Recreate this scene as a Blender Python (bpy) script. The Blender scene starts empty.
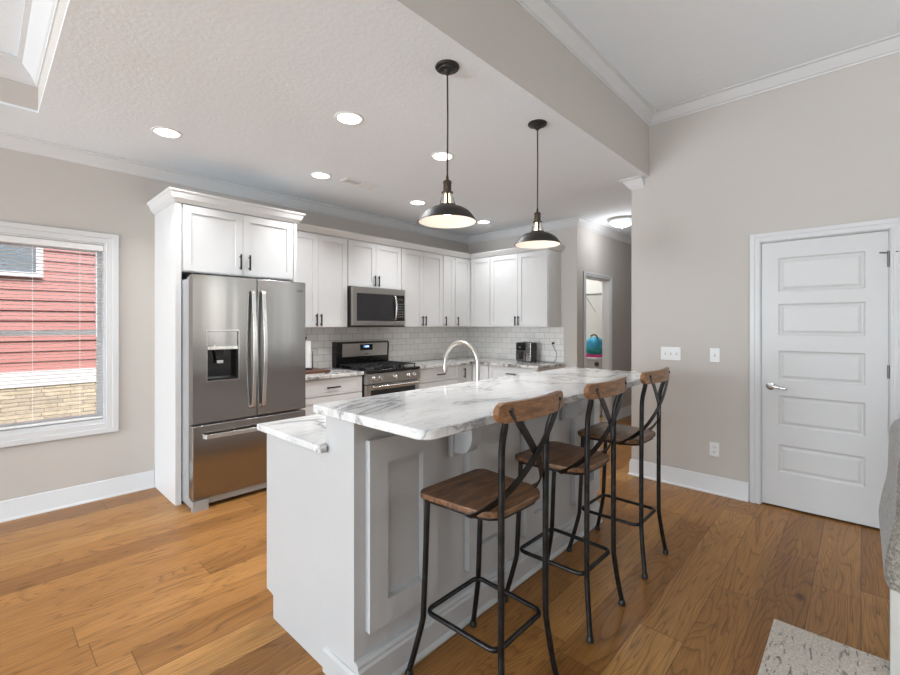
import bpy, bmesh, math, random
from mathutils import Vector, Matrix
random.seed(7)
S = bpy.context.scene
COL = S.collection
PI = math.pi

# ---------------------------------------------------------------- camera
cam = bpy.data.cameras.new('camera')
camo = bpy.data.objects.new('camera', cam)
COL.objects.link(camo)
cam.sensor_fit = 'HORIZONTAL'; cam.sensor_width = 36.0
cam.lens = 440.0 / 900.0 * 36.0
cam.shift_y = -12.5 / 900.0
cam.clip_start = 0.05; cam.clip_end = 200
camo.location = (0, 0, 1.395)
YAW = math.atan2(0.68261, 0.73078)
camo.rotation_euler = (PI / 2, 0, YAW - PI / 2)
S.camera = camo

# ---------------------------------------------------------------- view
S.view_settings.view_transform = 'Standard'
S.view_settings.look = 'None'
S.view_settings.gamma = 1.0
S.view_settings.use_curve_mapping = False
S.view_settings.exposure = 0.24

# ---------------------------------------------------------------- sky and sun
W = bpy.data.worlds.new('sky'); S.world = W; W.use_nodes = True
wn = W.node_tree.nodes; wl = W.node_tree.links
bg = wn['Background']
sky = wn.new('ShaderNodeTexSky'); sky.sky_type = 'NISHITA'
sky.sun_disc = False; sky.sun_elevation = math.radians(52); sky.sun_rotation = math.radians(150)
sky.altitude = 100; sky.air_density = 1.0; sky.dust_density = 2.5; sky.ozone_density = 1.0
wl.new(sky.outputs[0], bg.inputs['Color']); bg.inputs['Strength'].default_value = 0.5

def lamp(name, kind, loc, energy, color=(1, 1, 1), target=None, **kw):
    d = bpy.data.lights.new(name, kind); d.energy = energy; d.color = color
    for k, v in kw.items(): setattr(d, k, v)
    o = bpy.data.objects.new(name, d); COL.objects.link(o); o.location = loc
    if target is not None:
        v = Vector(target) - Vector(loc)
        o.rotation_euler = v.to_track_quat('-Z', 'Y').to_euler()
    return o

lamp('sun', 'SUN', (0, -5, 20), 3.0, (1.0, 0.96, 0.9), (1.5, 8, 6), angle=math.radians(1.5))
# daylight through the windows of the dining and the living side (openings are cut in the walls there)
DAY = (0.84, 0.925, 1.0)
lamp('daylight_dining', 'AREA', (-5.95, 3.0, 1.35), 270, DAY, (0, 3.0, 3.6), shape='RECTANGLE', size=2.0, size_y=1.9)
lamp('daylight_patio', 'AREA', (-5.95, 0.0, 1.30), 130, DAY, (0, 0.0, 3.4), shape='RECTANGLE', size=2.6, size_y=2.3)
lamp('daylight_living', 'AREA', (3.90, -4.05, 1.5), 8, DAY, (3.90, 0.0, 1.5), shape='RECTANGLE', size=.34, size_y=2.1)
lamp('daylight_side', 'AREA', (4.155, -1.10, 1.5), 6, DAY, (0, -1.10, 1.5), shape='RECTANGLE', size=.30, size_y=2.0)

# ---------------------------------------------------------------- mesh helpers
def wloc(o):
    v = Vector((0, 0, 0))
    while o is not None:
        v += o.location; o = o.parent
    return v

class MB:
    def __init__(s): s.bm = bmesh.new()
    def box(s, x0, x1, y0, y1, z0, z1):
        x0, x1 = sorted((x0, x1)); y0, y1 = sorted((y0, y1)); z0, z1 = sorted((z0, z1))
        v = [s.bm.verts.new(p) for p in ((x0,y0,z0),(x1,y0,z0),(x1,y1,z0),(x0,y1,z0),(x0,y0,z1),(x1,y0,z1),(x1,y1,z1),(x0,y1,z1))]
        for f in ((3,2,1,0),(4,5,6,7),(0,1,5,4),(1,2,6,5),(2,3,7,6),(3,0,4,7)): s.bm.faces.new([v[i] for i in f])
        return s
    def prism(s, pts, axis, a0, a1):
        # pts: 2-D polygon; axis 'x': (y,z), 'y': (x,z), 'z': (x,y)
        def mk(p, a):
            return {'x': (a, p[0], p[1]), 'y': (p[0], a, p[1]), 'z': (p[0], p[1], a)}[axis]
        A = [s.bm.verts.new(mk(p, a0)) for p in pts]; B = [s.bm.verts.new(mk(p, a1)) for p in pts]
        n = len(pts)
        s.bm.faces.new(A); s.bm.faces.new(B[::-1])
        for i in range(n): s.bm.faces.new((A[i], B[i], B[(i+1) % n], A[(i+1) % n]))
        return s
    def lathe(s, prof, c, n=32, axis='z'):
        # prof: (r, h); closed surface between consecutive profile points
        rings = []
        for r, h in prof:
            if r < 1e-5:
                rings.append([s.bm.verts.new(s._ax(c, 0, 0, h, axis))])
            else:
                rings.append([s.bm.verts.new(s._ax(c, r*math.cos(2*PI*k/n), r*math.sin(2*PI*k/n), h, axis)) for k in range(n)])
        for A, B in zip(rings, rings[1:]):
            for k in range(n):
                k2 = (k+1) % n
                if len(A) == 1 and len(B) == 1: continue
                if len(A) == 1: f = (A[0], B[k], B[k2])
                elif len(B) == 1: f = (A[k], B[0], A[k2])
                else: f = (A[k], B[k], B[k2], A[k2])
                s.bm.faces.new(f)
        return s
    def _ax(s, c, a, b, h, axis):
        if axis == 'z': return (c[0]+a, c[1]+b, c[2]+h)
        if axis == 'x': return (c[0]+h, c[1]+a, c[2]+b)
        return (c[0]+a, c[1]+h, c[2]+b)
    def cyl(s, c, r, h, n=24, axis='z'):
        return s.lathe([(0, 0), (r, 0), (r, h), (0, h)], c, n, axis)
    def tube(s, pts, r, n=12, closed=False, flat=None, up=None):
        # swept round (or flat = (width, thickness)) bar
        P = [Vector(p) for p in pts]; N = len(P)
        rad = r if isinstance(r, (list, tuple)) else [r]*N
        T = []
        for i in range(N):
            if closed: t = P[(i+1) % N] - P[i-1]
            else: t = P[min(i+1, N-1)] - P[max(i-1, 0)]
            T.append(t.normalized())
        a = Vector(up) if up else (Vector((0, 0, 1)) if abs(T[0].z) < 0.9 else Vector((1, 0, 0)))
        u = (a - T[0]*a.dot(T[0])).normalized(); rings = []
        for i in range(N):
            u = (u - T[i]*u.dot(T[i])).normalized(); w = T[i].cross(u)
            if flat:
                hw, ht = flat[0]/2, flat[1]/2
                off = [(hw, ht), (-hw, ht), (-hw, -ht), (hw, -ht)]
                rings.append([s.bm.verts.new(P[i] + u*p + w*q) for p, q in off])
            else:
                rings.append([s.bm.verts.new(P[i] + (u*math.cos(2*PI*k/n) + w*math.sin(2*PI*k/n))*rad[i]) for k in range(n)])
        m = len(rings[0])
        rng = range(N) if closed else range(N-1)
        for i in rng:
            A, B = rings[i], rings[(i+1) % N]
            for k in range(m): s.bm.faces.new((A[k], A[(k+1) % m], B[(k+1) % m], B[k]))
        if not closed:
            s.bm.faces.new(rings[0][::-1]); s.bm.faces.new(rings[-1])
        return s
    def sweep(s, prof, path, side=1):
        # prof: (d, z) with d = distance from the wall on the given side of the path
        P = [Vector(p) for p in path]; N = len(P); rings = []
        def nrm(a, b):
            t = (b - a).normalized(); return Vector((-t.y, t.x)) * side
        for i in range(N):
            if i == 0: m = nrm(P[0], P[1])
            elif i == N-1: m = nrm(P[-2], P[-1])
            else:
                n1, n2 = nrm(P[i-1], P[i]), nrm(P[i], P[i+1])
                m = (n1 + n2); m = m / m.dot(n1) if abs(m.dot(n1)) > 1e-6 else n1
            rings.append([s.bm.verts.new((P[i].x + m.x*d, P[i].y + m.y*d, z)) for d, z in prof])
        k = len(prof)
        for A, B in zip(rings, rings[1:]):
            for j in range(k): s.bm.faces.new((A[j], A[(j+1) % k], B[(j+1) % k], B[j]))
        s.bm.faces.new(rings[0]); s.bm.faces.new(rings[-1][::-1])
        return s
    def build(s, name, mat, parent=None, bevel=0, smooth=False, seg=2, sub=0):
        bmesh.ops.recalc_face_normals(s.bm, faces=s.bm.faces)
        if parent is not None:
            off = wloc(parent)
            bmesh.ops.translate(s.bm, verts=s.bm.verts, vec=-off)
        me = bpy.data.meshes.new(name); s.bm.to_mesh(me); s.bm.free()
        if mat: me.materials.append(mat)
        o = bpy.data.objects.new(name, me); COL.objects.link(o)
        if parent is not None: o.parent = parent
        if smooth:
            for p in me.polygons: p.use_smooth = True
            me.set_sharp_from_angle(angle=math.radians(38))
        if bevel:
            b = o.modifiers.new('bevel', 'BEVEL'); b.width = bevel; b.segments = seg; b.limit_method = 'ANGLE'; b.angle_limit = math.radians(35)
            if seg > 1:
                for p in me.polygons: p.use_smooth = True
                me.set_sharp_from_angle(angle=math.radians(38)) if not smooth else None
                b.harden_normals = True
        if sub:
            m = o.modifiers.new('sub', 'SUBSURF'); m.levels = sub; m.render_levels = sub
        return o

def tag(o, label=None, cat=None, group=None, kind=None):
    if label: o['label'] = label
    if cat: o['category'] = cat
    if group: o['group'] = group
    if kind: o['kind'] = kind
    return o
def thing(name, loc, label, cat, group=None):
    o = bpy.data.objects.new(name, None); COL.objects.link(o); o.location = loc; o.empty_display_size = 0.1
    return tag(o, label, cat, group)
def struct(o, label=None):
    o['kind'] = 'structure'
    if label: o['label'] = label
    return o
def copy_tree(o, parent=None):
    c = o.copy(); COL.objects.link(c)
    if parent is not None: c.parent = parent
    for ch in list(o.children): copy_tree(ch, c)
    return c
def qb(p0, p1, p2, n=8):
    p0, p1, p2 = Vector(p0), Vector(p1), Vector(p2)
    return [(1-t)**2*p0 + 2*t*(1-t)*p1 + t*t*p2 for t in [i/n for i in range(n+1)]]
def catmull(P, n=6):
    P = [Vector(p) for p in P]; out = []
    for i in range(len(P)-1):
        a = P[max(i-1, 0)]; b = P[i]; c = P[i+1]; d = P[min(i+2, len(P)-1)]
        for k in range(n):
            t = k/n
            out.append(0.5*((2*b) + (c-a)*t + (2*a-5*b+4*c-d)*t*t + (3*b-3*c+d-a)*t**3))
    out.append(P[-1]); return out

# ---------------------------------------------------------------- material helpers
class NT:
    def __init__(s, name):
        s.m = bpy.data.materials.new(name); s.m.use_nodes = True
        s.t = s.m.node_tree; s.b = s.t.nodes['Principled BSDF']
    def n(s, typ, **kw):
        nd = s.t.nodes.new(typ)
        for k, v in kw.items(): setattr(nd, k, v)
        return nd
    def l(s, a, b): s.t.links.new(a, b)
    def set(s, **kw):
        for k, v in kw.items():
            s.b.inputs[k.replace('_', ' ')].default_value = v
        return s
    def math(s, op, a, b=None):
        nd = s.n('ShaderNodeMath', operation=op)
        for i, v in enumerate((a, b)):
            if v is None: continue
            if isinstance(v, (int, float)): nd.inputs[i].default_value = v
            else: s.l(v, nd.inputs[i])
        return nd.outputs[0]
    def coord(s, scale=(1, 1, 1), kind='Object', loc=(0, 0, 0), rot=(0, 0, 0)):
        tc = s.n('ShaderNodeTexCoord'); mp = s.n('ShaderNodeMapping')
        mp.inputs['Scale'].default_value = scale; mp.inputs['Location'].default_value = loc; mp.inputs['Rotation'].default_value = rot
        s.l(tc.outputs[kind], mp.inputs['Vector']); return mp.outputs[0]
    def noise(s, vec, scale, detail=3, rough=0.5, dist=0.0):
        nd = s.n('ShaderNodeTexNoise'); s.l(vec, nd.inputs['Vector'])
        nd.inputs['Scale'].default_value = scale; nd.inputs['Detail'].default_value = detail
        nd.inputs['Roughness'].default_value = rough; nd.inputs['Distortion'].default_value = dist
        return nd.outputs['Fac']
    def ramp(s, fac, stops, interp='LINEAR'):
        nd = s.n('ShaderNodeValToRGB'); nd.color_ramp.interpolation = interp
        e = nd.color_ramp.elements
        while len(e) < len(stops): e.new(0.5)
        for i, (p, c) in enumerate(stops):
            e[i].position = p; e[i].color = (*c, 1) if len(c) == 3 else c
        s.l(fac, nd.inputs[0]); return nd.outputs[0]
    def mix(s, fac, a, b, mode='MIX'):
        nd = s.n('ShaderNodeMix', data_type='RGBA', blend_type=mode)
        for i, v in ((0, fac), (6, a), (7, b)):
            if isinstance(v, (int, float)): nd.inputs[i].default_value = v
            elif isinstance(v, tuple): nd.inputs[i].default_value = (*v, 1)
            else: s.l(v, nd.inputs[i])
        return nd.outputs[2]
    def bump(s, h, strength=0.2, dist=0.01):
        nd = s.n('ShaderNodeBump'); nd.inputs['Strength'].default_value = strength; nd.inputs['Distance'].default_value = dist
        s.l(h, nd.inputs['Height']); s.l(nd.outputs[0], s.b.inputs['Normal'])
    def color(s, c): s.l(c, s.b.inputs['Base Color'])

def plain(name, c, rough=0.5, metal=0.0, var=0.03, scale=8, spec=0.5, bump=0.0):
    t = NT(name); v = t.coord(); n = t.noise(v, scale, 3)
    a = tuple(max(0, x*(1-var)) for x in c); b = tuple(min(1, x*(1+var)) for x in c)
    t.color(t.ramp(n, [(0.3, a), (0.7, b)]))
    t.set(Roughness=rough, Metallic=metal); t.b.inputs['Specular IOR Level'].default_value = spec
    if bump: t.bump(t.noise(v, scale*6, 4), bump, 0.003)
    return t.m
def emit(name, c, strength):
    t = NT(name); t.set(Base_Color=(*c, 1)); t.b.inputs['Emission Color'].default_value = (*c, 1)
    t.b.inputs['Emission Strength'].default_value = strength
    return t.m

def m_wall(name, c):
    t = NT(name); v = t.coord(); n = t.noise(v, 0.8, 2)
    t.color(t.ramp(n, [(0.3, tuple(x*0.985 for x in c)), (0.7, tuple(x*1.015 for x in c))]))
    t.set(Roughness=0.75); t.b.inputs['Specular IOR Level'].default_value = 0.3
    t.bump(t.noise(v, 160, 3), 0.12, 0.002); return t.m
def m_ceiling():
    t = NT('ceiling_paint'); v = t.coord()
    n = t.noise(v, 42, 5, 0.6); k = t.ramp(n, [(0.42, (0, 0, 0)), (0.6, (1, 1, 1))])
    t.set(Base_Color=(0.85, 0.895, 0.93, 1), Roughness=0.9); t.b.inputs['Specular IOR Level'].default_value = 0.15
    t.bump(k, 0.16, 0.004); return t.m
def m_floor():
    t = NT('oak_planks')
    tc = t.n('ShaderNodeTexCoord'); sp = t.n('ShaderNodeSeparateXYZ'); t.l(tc.outputs['Object'], sp.inputs[0])
    x, y = sp.outputs[0], sp.outputs[1]
    WID, LEN = 0.19, 1.75
    r = t.math('DIVIDE', y, WID); row = t.math('FLOOR', r); fy = t.math('FRACT', r)
    wn_ = t.n('ShaderNodeTexWhiteNoise', noise_dimensions='1D'); t.l(row, wn_.inputs['W'])
    xx = t.math('ADD', t.math('DIVIDE', x, LEN), t.math('MULTIPLY', wn_.outputs['Value'], 7.3))
    col_ = t.math('FLOOR', xx); fx = t.math('FRACT', xx)
    cb = t.n('ShaderNodeCombineXYZ'); t.l(row, cb.inputs[0]); t.l(col_, cb.inputs[1])
    idn = t.n('ShaderNodeTexWhiteNoise', noise_dimensions='3D'); t.l(cb.outputs[0], idn.inputs['Vector'])
    pid = idn.outputs['Value']
    # grain coordinates, shifted for each plank
    g = t.n('ShaderNodeCombineXYZ')
    t.l(t.math('ADD', t.math('MULTIPLY', x, 0.55), t.math('MULTIPLY', pid, 37.0)), g.inputs[0])
    t.l(t.math('ADD', t.math('MULTIPLY', y, 5.5), t.math('MULTIPLY', pid, 11.0)), g.inputs[1])
    n1 = t.noise(g.outputs[0], 1.6, 6, 0.6, 0.6)
    rings = t.math('FRACT', t.math('MULTIPLY', t.noise(g.outputs[0], 0.8, 3, 0.45, 0.5), 30.0))
    rings = t.ramp(rings, [(0.0, (0.12, 0.1, 0.08)), (0.14, (0.7, 0.68, 0.65)), (0.5, (1, 1, 1)), (0.9, (0.95, 0.95, 0.95)), (1.0, (0.25, 0.23, 0.2))])
    g2 = t.n('ShaderNodeCombineXYZ')
    t.l(t.math('MULTIPLY', x, 6.0), g2.inputs[0]); t.l(t.math('ADD', t.math('MULTIPLY', y, 170.0), pid), g2.inputs[1])
    fine = t.noise(g2.outputs[0], 1.0, 3, 0.6)
    base = t.ramp(pid, [(0.0, (0.24, 0.100, 0.024)), (0.3, (0.33, 0.145, 0.036)), (0.7, (0.41, 0.190, 0.052)), (1.0, (0.55, 0.29, 0.095))])
    c = t.mix(0.30, base, t.ramp(n1, [(0.3, (0.14, 0.055, 0.014)), (0.7, (0.52, 0.265, 0.085))]))
    c = t.mix(0.5, c, rings, 'MULTIPLY')
    c = t.mix(0.6, c, t.ramp(fine, [(0.3, (0.55, 0.5, 0.45)), (0.58, (1, 1, 1))]), 'MULTIPLY')
    # knots
    kv = t.n('ShaderNodeCombineXYZ'); t.l(t.math('MULTIPLY', x, 2.0), kv.inputs[0]); t.l(t.math('MULTIPLY', y, 4.6), kv.inputs[1])
    vo = t.n('ShaderNodeTexVoronoi'); vo.inputs['Scale'].default_value = 1.0; t.l(kv.outputs[0], vo.inputs['Vector'])
    kn = t.ramp(vo.outputs['Distance'], [(0.0, (1, 1, 1)), (0.04, (0.85, 0.85, 0.85)), (0.12, (0, 0, 0))])
    ksel = t.math('GREATER_THAN', t.math('FRACT', t.math('MULTIPLY', vo.outputs['Color'], 3.7)), 0.55)
    c = t.mix(t.math('MULTIPLY', t.math('MULTIPLY', kn, ksel), 0.8), c, (0.05, 0.02, 0.008))
    # seams
    ey = t.math('MINIMUM', fy, t.math('SUBTRACT', 1.0, fy)); ex = t.math('MINIMUM', fx, t.math('SUBTRACT', 1.0, fx))
    seam = t.math('MAXIMUM', t.math('LESS_THAN', ey, 0.009), t.math('LESS_THAN', ex, 0.0011))
    c = t.mix(t.math('MULTIPLY', seam, 0.7), c, (0.08, 0.035, 0.012))
    t.color(c)
    t.l(t.ramp(n1, [(0.2, (0.30,)*3), (0.8, (0.44,)*3)]), t.b.inputs['Roughness']); t.b.inputs['Specular IOR Level'].default_value = 0.32
    h = t.math('SUBTRACT', t.math('MULTIPLY', fine, 0.25), seam)
    t.bump(h, 0.22, 0.002); return t.m
def m_marble():
    t = NT('white_marble'); v = t.coord((0.75, 1.6, 1.2))
    n = t.noise(v, 1.5, 7, 0.55, 1.1); a = t.math('ABSOLUTE', t.math('SUBTRACT', n, 0.5))
    vein = t.ramp(a, [(0.0, (0.36, 0.36, 0.37)), (0.006, (0.60, 0.60, 0.60)), (0.018, (0.90, 0.90, 0.90)), (0.06, (1, 1, 1))])
    v2 = t.coord((0.9, 2.6, 1.5), loc=(3.3, 1.7, 0)); n2 = t.noise(v2, 3.0, 6, 0.6, 1.6); a2 = t.math('ABSOLUTE', t.math('SUBTRACT', n2, 0.52))
    vein2 = t.ramp(a2, [(0.0, (0.62, 0.61, 0.60)), (0.012, (0.92, 0.92, 0.92)), (0.04, (1, 1, 1))])
    cloud = t.ramp(t.noise(v, 1.1, 4, 0.5, 0.5), [(0.34, (0.58, 0.585, 0.59)), (0.50, (0.74, 0.735, 0.725))])
    c = t.mix(0.9, cloud, vein, 'MULTIPLY'); c = t.mix(0.6, c, vein2, 'MULTIPLY')
    t.color(c); t.set(Roughness=0.07); t.b.inputs['Specular IOR Level'].default_value = 0.6
    return t.m
def m_granite():
    t = NT('speckled_stone'); v = t.coord((1, 1, 1)); n = t.noise(v, 9, 7, 0.65, 0.8)
    c = t.ramp(n, [(0.34, (0.10, 0.095, 0.09)), (0.43, (0.36, 0.34, 0.32)), (0.52, (0.66, 0.65, 0.63)), (0.7, (0.80, 0.79, 0.77))])
    t.color(c); t.set(Roughness=0.12); return t.m
def m_tile():
    t = NT('subway_tile'); tc = t.n('ShaderNodeTexCoord'); sp = t.n('ShaderNodeSeparateXYZ'); t.l(tc.outputs['Object'], sp.inputs[0])
    cb = t.n('ShaderNodeCombineXYZ'); t.l(t.math('ADD', sp.outputs[0], sp.outputs[1]), cb.inputs[0]); t.l(t.math('SUBTRACT', sp.outputs[2], 0.905), cb.inputs[1])
    br = t.n('ShaderNodeTexBrick'); t.l(cb.outputs[0], br.inputs['Vector'])
    br.offset = 0.5; br.inputs['Scale'].default_value = 1.0; br.inputs['Brick Width'].default_value = 0.1545; br.inputs['Row Height'].default_value = 0.0775
    br.inputs['Mortar Size'].default_value = 0.0022; br.inputs['Mortar Smooth'].default_value = 0.1; br.inputs['Bias'].default_value = 0
    br.inputs['Color1'].default_value = (0.90, 0.88, 0.85, 1); br.inputs['Color2'].default_value = (0.82, 0.80, 0.77, 1); br.inputs['Mortar'].default_value = (0.48, 0.46, 0.43, 1)
    t.color(br.outputs['Color']); t.set(Roughness=0.18)
    inv = t.math('SUBTRACT', 1.0, br.outputs['Fac']); wob = t.math('MULTIPLY', t.noise(cb.outputs[0], 14, 2), 0.5)
    t.bump(t.math('ADD', inv, wob), 0.3, 0.003); return t.m
def m_steel(name='brushed_steel', c=(0.34, 0.33, 0.32), rough=0.18, axis=0):
    t = NT(name); sc = [1.2, 1.2, 1.2]
    v = t.coord((90, 90, 1.0) if axis == 0 else (1.0, 90, 90))
    n = t.noise(v, 2.0, 4, 0.6)
    t.color(t.ramp(n, [(0.3, tuple(x*0.98 for x in c)), (0.7, tuple(min(1, x*1.02) for x in c))]))
    t.set(Roughness=rough)
    t.set(Metallic=1.0)
    big = t.noise(t.coord((4.2, 4.2, 0.35)), 1.0, 2, 0.4)
    t.bump(t.math('ADD', t.math('MULTIPLY', n, 0.0008), big), 0.13, 0.03); return t.m
def m_wood(name, dark, light, scale=(2.0, 22, 22), rough=0.42, boards=None):
    t = NT(name); v = t.coord(scale); n = t.noise(v, 2.6, 7, 0.72, 1.0)
    c = t.ramp(n, [(0.34, dark), (0.5, tuple((a+b)/2 for a, b in zip(dark, light))), (0.64, light)])
    p = t.noise(t.coord(tuple(s*0.35 for s in scale)), 1.5, 3)
    c = t.mix(0.5, c, t.ramp(p, [(0.35, (0.55, 0.52, 0.5)), (0.65, (1.0, 1.0, 1.0))]), 'MULTIPLY')
    if boards:
        tc = t.n('ShaderNodeTexCoord'); sp = t.n('ShaderNodeSeparateXYZ'); t.l(tc.outputs['Object'], sp.inputs[0])
        r = t.math('DIVIDE', t.math('ADD', sp.outputs[boards[0]], 5.02), boards[1]); fr = t.math('FRACT', r)
        line = t.math('LESS_THAN', fr, 0.03)
        c = t.mix(t.math('MULTIPLY', line, 0.75), c, (0.01, 0.006, 0.003))
    t.color(c); t.set(Roughness=rough); t.bump(n, 0.15, 0.002); return t.m
def m_fabric():
    t = NT('grey_tweed'); v = t.coord(); n = t.noise(v, 95, 4, 0.7); k = t.noise(v, 26, 3, 0.6)
    c = t.ramp(n, [(0.3, (0.11, 0.098, 0.08)), (0.5, (0.25, 0.225, 0.19)), (0.72, (0.46, 0.425, 0.37))])
    t.color(t.mix(0.4, c, t.ramp(k, [(0.35, (0.5, 0.5, 0.5)), (0.65, (1, 1, 1))]), 'MULTIPLY'))
    t.set(Roughness=0.95); t.b.inputs['Sheen Weight'].default_value = 0.3
    t.bump(n, 0.35, 0.003); return t.m
def m_rug():
    t = NT('rug_pile'); v = t.coord()
    a = t.noise(t.coord((8, 30, 1)), 1.0, 5, 0.7, 1.5); m = t.noise(v, 2.3, 3, 0.5)
    spots = t.ramp(a, [(0.56, (0, 0, 0)), (0.61, (1, 1, 1))]); sel = t.ramp(m, [(0.38, (0, 0, 0)), (0.50, (1, 1, 1))])
    c = t.ramp(t.noise(v, 90, 4), [(0.3, (0.50, 0.44, 0.37)), (0.7, (0.74, 0.68, 0.60))])
    c = t.mix(t.math('MULTIPLY', t.math('MULTIPLY', spots, sel), 0.8), c, (0.16, 0.14, 0.12))
    t.color(c); t.set(Roughness=1.0); t.bump(t.noise(v, 220, 3), 0.6, 0.004); return t.m
def m_siding():
    t = NT('red_siding'); v = t.coord((0.6, 1, 14)); n = t.noise(v, 4, 4, 0.6)
    t.color(t.ramp(n, [(0.3, (0.37, 0.145, 0.125)), (0.7, (0.48, 0.215, 0.19))])); t.set(Roughness=0.7); return t.m
def m_stone():
    t = NT('ledge_stone'); tc = t.n('ShaderNodeTexCoord'); sp = t.n('ShaderNodeSeparateXYZ'); t.l(tc.outputs['Object'], sp.inputs[0])
    cb = t.n('ShaderNodeCombineXYZ'); t.l(sp.outputs[0], cb.inputs[0]); t.l(sp.outputs[2], cb.inputs[1])
    br = t.n('ShaderNodeTexBrick'); t.l(cb.outputs[0], br.inputs['Vector']); br.inputs['Scale'].default_value = 1.0
    br.inputs['Brick Width'].default_value = 0.27; br.inputs['Row Height'].default_value = 0.052; br.inputs['Mortar Size'].default_value = 0.005; br.squash = 1.6; br.squash_frequency = 3
    br.inputs['Color1'].default_value = (0.70, 0.60, 0.44, 1); br.inputs['Color2'].default_value = (0.50, 0.43, 0.33, 1); br.inputs['Mortar'].default_value = (0.26, 0.22, 0.17, 1)
    n = t.noise(t.coord(), 16, 5, 0.6)
    t.color(t.mix(0.5, br.outputs['Color'], t.ramp(n, [(0.3, (0.5, 0.5, 0.5)), (0.7, (1.2, 1.15, 1.1))]), 'MULTIPLY')); t.set(Roughness=0.9)
    t.bump(n, 0.6, 0.02); return t.m
def m_glass(name='window_glass', rough=0.0, tint=(1, 1, 1)):
    t = NT(name); nt = t.t
    tr = t.n('ShaderNodeBsdfTransparent'); tr.inputs[0].default_value = (*tint, 1)
    gl = t.n('ShaderNodeBsdfGlossy'); gl.inputs['Roughness'].default_value = rough
    fr = t.n('ShaderNodeFresnel'); fr.inputs[0].default_value = 1.35
    mx = t.n('ShaderNodeMixShader'); t.l(fr.outputs[0], mx.inputs[0]); t.l(tr.outputs[0], mx.inputs[1]); t.l(gl.outputs[0], mx.inputs[2])
    t.l(mx.outputs[0], nt.nodes['Material Output'].inputs[0]); return t.m

M = dict(
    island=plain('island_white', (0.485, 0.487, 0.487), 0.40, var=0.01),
    wall=m_wall('greige_paint', (0.58, 0.545, 0.508)),
    wall2=m_wall('laundry_paint', (0.66, 0.66, 0.64)),
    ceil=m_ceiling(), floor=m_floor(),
    trim=plain('white_trim', (0.69, 0.695, 0.70), 0.38, var=0.01),
    cab=plain('cabinet_white', (0.715, 0.715, 0.71), 0.36, var=0.01),
    door=plain('door_white', (0.67, 0.67, 0.67), 0.42, var=0.01),
    marble=m_marble(), granite=m_granite(), tile=m_tile(),
    steel=m_steel(), steel2=m_steel('polished_steel', (0.70, 0.69, 0.67), 0.2),
    greyside=plain('appliance_side_grey', (0.42, 0.43, 0.44), 0.4, 0.3),
    black=plain('gloss_black', (0.012, 0.012, 0.013), 0.12, var=0.1),
    satin=plain('satin_black', (0.022, 0.021, 0.020), 0.42, 0.3, var=0.2, scale=20),
    iron=plain('gunmetal_frame', (0.035, 0.034, 0.034), 0.38, 0.85, var=0.3, scale=24),
    grate=plain('cast_iron', (0.02, 0.02, 0.02), 0.6, var=0.2),
    glassdark=plain('dark_glass', (0.03, 0.03, 0.033), 0.08, var=0.05),
    nickel=plain('brushed_nickel', (0.55, 0.53, 0.50), 0.28, 1.0, var=0.03),
    hinge=plain('dull_hinge_metal', (0.22, 0.21, 0.20), 0.5, 0.6),
    steel3=m_steel('range_steel', (0.50, 0.49, 0.475), 0.30),
    chrome=plain('chrome', (0.75, 0.75, 0.75), 0.12, 1.0, var=0.01),
    bronze=plain('aged_bronze', (0.075, 0.055, 0.042), 0.42, 0.8, var=0.25, scale=30),
    shade=plain('dark_bronze_shade', (0.045, 0.042, 0.040), 0.50, 0.55, var=0.2, scale=12),
    enamel=plain('shade_enamel', (0.84, 0.78, 0.72), 0.6, var=0.01),
    seat=m_wood('seat_wood', (0.052, 0.022, 0.009), (0.27, 0.130, 0.058), (2.2, 16, 16), 0.38, (1, 0.088)),
    rail=m_wood('rail_wood', (0.095, 0.038, 0.012), (0.36, 0.170, 0.065), (3.0, 20, 20), 0.42),
    board=m_wood('board_wood', (0.06, 0.022, 0.012), (0.16, 0.06, 0.03), (2, 14, 14), 0.4),
    plastic=plain('white_plastic', (0.80, 0.80, 0.79), 0.35, var=0.01),
    slat=plain('blind_slat', (0.86, 0.86, 0.85), 0.45, var=0.01),
    slot=plain('dark_slot', (0.05, 0.05, 0.05), 0.6, var=0.1),
    paper=plain('paper_roll', (0.86, 0.86, 0.85), 0.9, var=0.02),
    fabric=m_fabric(), rug=m_rug(), siding=m_siding(), stone=m_stone(),
    glass=m_glass(), bulbglass=m_glass('clear_bulb_glass', 0.03, (1.0, 0.95, 0.86)),
    lens=emit('downlight_lens', (1.0, 0.98, 0.94), 7.0),
    bulb=emit('bulb_glow', (1.0, 0.87, 0.68), 3.5),
    hallglass=emit('hall_lamp_glass', (0.80, 0.88, 1.0), 0.45),
    lcd=emit('clock_display', (0.10, 0.30, 0.75), 0.6),
    lcdw=emit('clock_digits', (0.75, 0.88, 1.0), 1.4),
    blue=plain('blue_bag', (0.03, 0.30, 0.48), 0.5, var=0.4, scale=14),
    teal=plain('teal_bag', (0.02, 0.27, 0.28), 0.5, var=0.3, scale=14),
    pink=plain('pink_box', (0.70, 0.05, 0.28), 0.5),
    washer=plain('washer_white', (0.62, 0.63, 0.63), 0.3, var=0.01),
    grass=plain('lawn', (0.10, 0.17, 0.05), 0.95, var=0.3),
    leg=plain('pale_leg', (0.52, 0.50, 0.46), 0.5, var=0.05),
    roof=plain('attic_board', (0.3, 0.3, 0.3), 0.9),
)

# ================================================================ THE SETTING
YB, XD, XK, YH, YBM = 4.455, 4.159, 5.18, 2.633, 1.409
ZC, ZL = 2.745, 3.29; YE = 1.566
XL, YR = -6.0, -4.1
struct(MB().box(-6.2, 9, -4.3, 4.7, -0.12, 0).build('floor', M['floor']), 'wide oak plank floor with a satin finish')
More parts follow.
